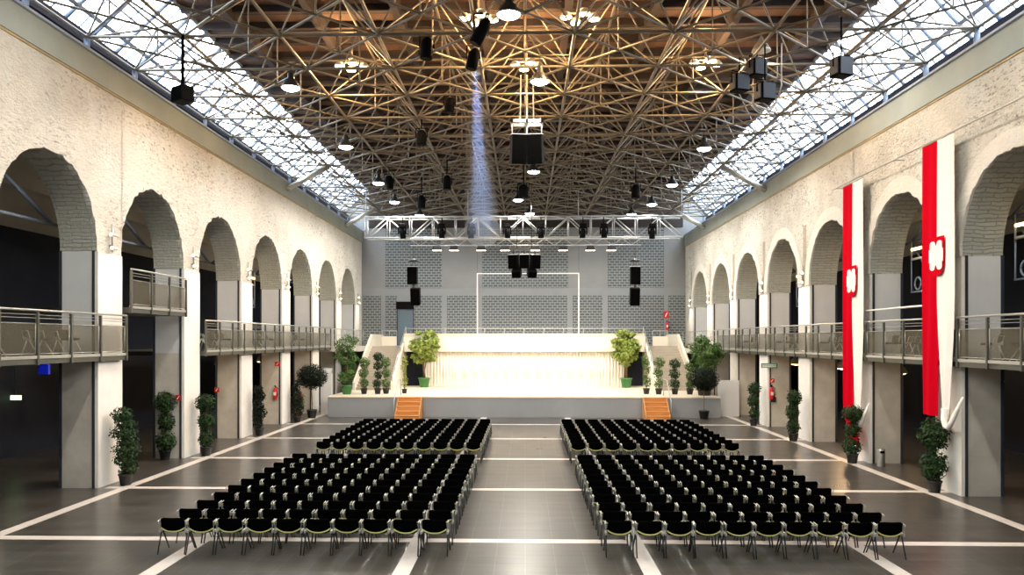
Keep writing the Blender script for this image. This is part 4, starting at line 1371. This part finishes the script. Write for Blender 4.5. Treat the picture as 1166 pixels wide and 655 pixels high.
# ------------------------------------------------------------------ wall lamps, signs, extinguishers, bin
def sconce(s, y, label):
    XF = XL if s < 0 else XR
    x = s * (XF - 0.03)
    t = thing('wall_spotlight', label, 'lamp', (x, y, ARCH[s][0] + 0.1), 0, 'pier spotlights on the %s wall' % ('left' if s < 0 else 'right'))
    b = MB(); b.tube([(-s * 0.05, 0, -0.05), (-s * 0.05, 0, 0.75)], 0.028, 6); b.box(-s * 0.06, s * 0.04, -0.03, 0.03, 0.1, 0.16); b.build('mast', 'rail_steel', t)
    for z, ln in ((0.42, 0.40), (0.05, 0.26)):
        b = MB(); b.tube([(-s * 0.05, 0, z), (-s * 0.05 - s * 0.12, -0.1, z)], 0.016, 5)
        b.tube([(-s * 0.17, -0.1 - ln / 2, z), (-s * 0.17, -0.1 + ln / 2, z)], 0.045, 8); hd = b.build('lamp_arm', 'leg_pale', t)
        b = MB(); b.tube([(-s * 0.17, -0.1 - ln / 2 - 0.012, z), (-s * 0.17, -0.1 - ln / 2, z)], 0.04, 8); b.build('lens', 'glow_warm', hd)
    light('pier_light', 'SPOT', (-s * 0.42, 0, 0.25), 110, (1.0, 0.86, 0.68), t, (-s * 0.05, 0, -4.0), 0.06, math.radians(100), 0.7)
for s, side in ((-1, 'left'), (1, 'right')):
    k = 0
    for (y0, y1) in piers(s):
        if 20 < y0 < 56.5 and not (s > 0 and y0 < 28):   # the banners cover the two nearest piers on the right
            sconce(s, (y0 + y1) / 2, 'small twin spotlight on the %s wall above its %s pier' % (side, ORD[k])); k += 1

def bell(s, y, z, label):
    x = s * 14.8
    XFB = 13.02 if s < 0 else 12.66
    t = thing('bell_lamp', label, 'lamp', (s * 13.9, y, z), 0, 'warm lamps in the arcade openings')
    b = MB(); b.lathe([(0.30, 0.0), (0.31, 0.02), (0.22, 0.2), (0.1, 0.34), (0.03, 0.36)], n=16); b.build('lamp_shade', 'concrete_beige', t)
    b = MB(); b.lathe([(0.04, -0.06), (0.2, -0.04), (0.27, 0.0)], n=16); b.build('lens', 'glow_amber', t)
    b = MB(); b.tube([(0, 0, 0.36), (0, 0, (3.72 if s < 0 else 3.6) - 0.16 - z)], 0.02, 6); b.build('stem', 'dark_edge', t)
    light('bell_light', 'POINT', (0, 0, -0.18), 55, (1.0, 0.66, 0.34), t, size=0.12)
for k, y in enumerate((30.2, 35.8, 41.4)):
    bell(-1, y, 3.0, 'warm bell lamp under the balcony in the %s left opening past the raised balcony' % ORD[k])
for k, y in enumerate((23.9, 29.8, 35.0, 41.0)):
    bell(1, y, 2.9, 'warm bell lamp under the balcony in the %s right opening' % ORD[k])

# bracing frame seen inside the arches
for s, side in ((-1, 'left'), (1, 'right')):
    P = piers(s)
    XF = XL if s < 0 else XR
    k = 0
    for (a0, a1), (c0, c1) in zip(P, P[1:]):
        if 11 < a0 < 52:
            x = s * (XF + TH + 0.5)
            ym = (a1 + c0) / 2
            t = thing('steel_bracing', 'blue-grey tube bracing inside the %s %s arch' % (ORD[k], side), 'bracing', (x, ym, 0), 0, 'tube bracing behind the arches')
            k += 1
            zb_ = (5.12 if s < 0 and 22 < a0 < 24 else 3.72) if s < 0 else 3.6
            b = MB(); b.tube([(0, 0, zb_), (0, 0, 8.75)], 0.07, 8); b.build('upright', 'frame_blue', t)
            b = MB(); b.tube([(0, -2.8, 7.45), (0, 2.8, 7.45)], 0.05, 8); b.build('cross_tube', 'frame_blue', t)
            b = MB(); b.tube([(0, 0, 8.7), (0, 2.6, 7.45)], 0.05, 8); b.tube([(0, 0, 8.7), (0, -2.6, 7.45)], 0.05, 8); b.build('diagonal', 'frame_blue', t)
            if s > 0:
                b = MB(); b.tube([(0, 0.1, 5.2), (0, 2.5, 7.4)], 0.035, 6); b.build('diagonal', 'frame_blue', t)
    # lit tubes inside the arches
    k = 0
    for (a0, a1), (c0, c1) in zip(P, P[1:]):
        if (s > 0 and 14 < a0 < 52) or (s < 0 and 28 < a0 < 52):
            x = s * (XF + TH + 0.25)
            t = thing('tube_lamp', 'glowing lamp tube pair inside the %s lit %s arch' % (ORD[k], side), 'lamp', (x, c0 - 0.9, 7.15), 0, 'lamp tubes inside the arches')
            k += 1
            b = MB(); b.tube([(0, -0.9, 0), (0, 0.75, 0)], 0.05, 8); b.build('long_tube', 'glow_amber', t)
            b = MB(); b.tube([(0, -0.1, -0.33), (0, 0.75, -0.33)], 0.04, 8); b.build('short_tube', 'leg_pale', t)
            b = MB(); b.tube([(0, 0.78, -0.45), (0, 0.78, 0.3)], 0.03, 6); b.build('bracket', 'rail_steel', t)
            b = MB()
            for dy in (-0.25, 0.35):
                pts = [(0.0, dy + 0.2 * math.cos(a), -1.15 + 0.2 * math.sin(a)) for a in [2 * PI * i / 16 for i in range(17)]]
                b.tube(pts, 0.03, 6)
            b.tube([(0, -0.7, -1.42), (0, 0.8, -1.42)], 0.03, 6)
            b.tube([(0, 0.78, -1.42), (0, 0.78, -0.4)], 0.025, 6)
            b.build('ring_bracket', 'frame_blue', t)

def extinguisher(loc, rz, label):
    t = thing('fire_extinguisher', label, 'fire extinguisher', loc, rz, 'fire extinguishers')
    b = MB(); b.lathe([(0.05, 0), (0.095, 0.015), (0.1, 0.06), (0.1, 0.48), (0.07, 0.56), (0.035, 0.6)], n=16); b.build('cylinder_body', 'red_paint', t)
    b = MB(); b.lathe([(0.03, 0.6), (0.04, 0.63), (0.03, 0.67)], n=10); b.box(-0.02, 0.02, -0.12, 0.03, 0.65, 0.69); b.build('valve', 'black_plastic', t)
    b = MB(); b.tube([(0.03, -0.03, 0.62), (0.14, -0.04, 0.55), (0.13, -0.05, 0.25), (0.1, -0.07, 0.12)], 0.018, 6); b.build('hose', 'black_plastic', t)
    b = MB(); b.box(-0.06, 0.06, -0.103, -0.09, 0.2, 0.36); b.build('sticker', 'white_paint', t)
PL, PR = piers(-1), piers(1)
def pier_front(P, y): return min((p[0] for p in P), key=lambda q: abs(q - y))
yq = pier_front(PL, 38.5); p = at(313.5, 455, yq - 0.14)
extinguisher((p.x, yq - 0.14, p.z), 0, 'red fire extinguisher on the left pier below a red sign')
yq2 = pier_front(PR, 38.0); p = at(878.5, 455, yq2 - 0.14)
extinguisher((p.x, yq2 - 0.14, p.z), 0, 'red fire extinguisher on the right pier above a grey box')
p = at(759.5, 376, YB - 0.2); extinguisher((p.x, YB - 0.2, p.z), 0, 'red fire extinguisher high on the end wall')
def sign(px, py, Y, w, h, label, face='red_paint', inner=True):
    p = at(px, py, Y)
    t = thing('safety_sign', label, 'sign', p, 0, 'red safety signs')
    b = MB(); b.box(-w / 2, w / 2, -0.015, 0.0, -h / 2, h / 2); b.build('plate', face, t)
    if inner:
        b = MB(); b.prism([(-w * 0.1, -0.018, -h * 0.32), (w * 0.28, -0.018, h * 0.3), (w * 0.14, -0.018, h * 0.32), (-w * 0.26, -0.018, -h * 0.24)], (0, 0.002, 0)); b.build('pictogram', 'white_paint', t)
sign(203, 453, pier_front(PL, 27.3) - 0.02, 0.2, 0.2, 'small red sign on the left pier beside the stacked-clump shrub')
sign(247, 444, pier_front(PL, 33) - 0.0 - 0.03, 0.2, 0.2, 'small red sign on the third left pier')
p = at(316, 414.5, yq - 0.02)
sign(316, 414.5, yq - 0.02, 0.26, 0.22, 'red sign above the fire extinguisher on the left pier')
sign(879, 433.5, yq2 - 0.02, 0.24, 0.2, 'red sign above the fire extinguisher on the right pier')
sign(758.5, 358.5, YB - 0.04, 0.4, 0.5, 'red sign above the fire extinguisher on the end wall')
p = at(880, 455, yq2 - 0.02)
b = MB(); b.box(-0.12, 0.12, -0.12, 0, -0.12, 0.12, 0, 0.01); b.box(-0.08, 0.08, -0.13, -0.12, -0.08, 0.08)
tag(b.build('switch_box', 'leg_dark', None, p), 'small grey box on the right pier under the fire extinguisher', 'box')

# hanging green sign
p = at(876, 416.5, yq2 - 0.1)
t = thing('hanging_sign', 'green and white sign across the corner of the right pier', 'sign', p)
b = MB(); b.box(-0.38, 0.38, -0.02, 0.02, -0.11, 0.11); b.build('plate', 'sign_green', t)
b = MB(); b.box(-0.35, 0.33, -0.024, -0.02, -0.075, 0.075); b.build('face', 'white_paint', t)
cu = bpy.data.curves.new('lettering', 'FONT'); cu.body = 'NOTAUSGANG'; cu.size = 0.11; cu.align_x = 'CENTER'; cu.align_y = 'CENTER'; cu.extrude = 0.001
o = bpy.data.objects.new('lettering', cu); C.objects.link(o); o.parent = t; o.location = (-0.01, -0.027, 0); o.rotation_euler = (PI / 2, 0, 0); cu.materials.append(M['sign_green'])
me = bpy.data.meshes.new_from_object(o)
o2 = bpy.data.objects.new('lettering', me); C.objects.link(o2); o2.parent = t; o2.location = o.location; o2.rotation_euler = o.rotation_euler
bpy.data.objects.remove(o); o2.name = 'lettering'
b = MB(); b.box(-0.03, 0.03, 0.02, 0.1, -0.03, 0.03); b.build('bracket', 'dark_edge', t)

# lit exit sign and blue lamp deep in the near left opening
p = at(17, 453, 22.0); x = -17.6
p = at(17, 453, 27.5)
t = thing('exit_sign', 'small glowing green sign in the dark near left opening', 'sign', p)
b = MB(); b.box(-0.22, 0.22, -0.03, 0.03, -0.08, 0.08); b.build('sign_box', 'glow_sign', t)
b = MB(); b.box(-0.03, 0.03, -0.02, 0.02, 0.08, 0.3); b.tube([(0, 0, 0.28), (0, 0, 3.56 - p.z)], 0.015, 5); b.build('hanger', 'dark_edge', t)
light('sign_light', 'POINT', (0, -0.25, 0), 0.4, (0.5, 1.0, 0.3), t, size=0.1)
p = at(49.5, 419, 19.2)
b = MB(); b.prism([(-0.13, 0, -0.16), (0.12, 0, -0.16), (0.12, 0, 0.06), (0.03, 0, 0.16), (-0.06, 0, 0.16), (-0.13, 0, 0.0)], (0, 0.08, 0)); b.tube([(0, 0.04, 0.16), (0, 0.04, 3.56 - p.z)], 0.012, 5)
tag(b.build('blue_lamp', 'glow_blue', None, p), 'deep blue glowing lamp under the near left balcony', 'lamp')

# steel bin by the pier
p = at(1003, 529.5, 26.2)
t = thing('litter_bin', 'round steel litter bin beside the right pier between the banners', 'bin', (p.x, 26.2, 0))
b = MB(); b.lathe([(0.12, 0), (0.125, 0.01), (0.125, 0.55), (0.11, 0.585), (0.05, 0.6)], n=20); b.build('drum', 'bin_steel', t)
b = MB(); b.box(-0.07, 0.07, -0.129, -0.105, 0.44, 0.52); b.build('slot', 'black_plastic', t)

# ------------------------------------------------------------------ daylight
w = bpy.data.worlds.new('sky'); scene.world = w
w.use_nodes = True
bg = w.node_tree.nodes['Background']
bg.inputs['Color'].default_value = (0.80, 0.90, 1.0, 1)
bg.inputs['Strength'].default_value = 20.0
for s in (-1, 1):
    z1 = CORN[s][1]
    a = Vector((s * 13.35, 0, z1 + 1.25)); c = Vector((s * 11.4, 0, ROOF - 0.45))
    mid = (a + c) / 2 + Vector((s * 0.06, 0, 0.06))
    d = bpy.data.lights.new('skylight_portal', 'AREA')
    d.shape = 'RECTANGLE'; d.size = YB - YF; d.size_y = (c - a).length
    d.cycles.is_portal = True
    o = bpy.data.objects.new('skylight_portal', d); C.objects.link(o)
    o.location = (mid.x, (YB + YF) / 2, mid.z)
    nrm = Vector((-s * (c.z - a.z), 0, -abs(c.x - a.x))).normalized()   # into the hall
    zax = -nrm; xax = Vector((0, 1, 0)); yax = zax.cross(xax)
    o.matrix_world = Matrix.Translation(o.location) @ Matrix((xax, yax, zax)).transposed().to_4x4()

scene.view_settings.view_transform = 'Standard'
scene.view_settings.look = 'None'
scene.view_settings.exposure = 0.0
scene.view_settings.gamma = 1.0
scene.view_settings.use_curve_mapping = False
scene.cycles.max_bounces = 8
scene.cycles.diffuse_bounces = 4
scene.cycles.glossy_bounces = 3
scene.cycles.transparent_max_bounces = 12
scene.cycles.volume_bounces = 0
scene.cycles.use_denoising = True
scene.cycles.sample_clamp_indirect = 6
scene.cycles.caustics_reflective = False
scene.cycles.caustics_refractive = False
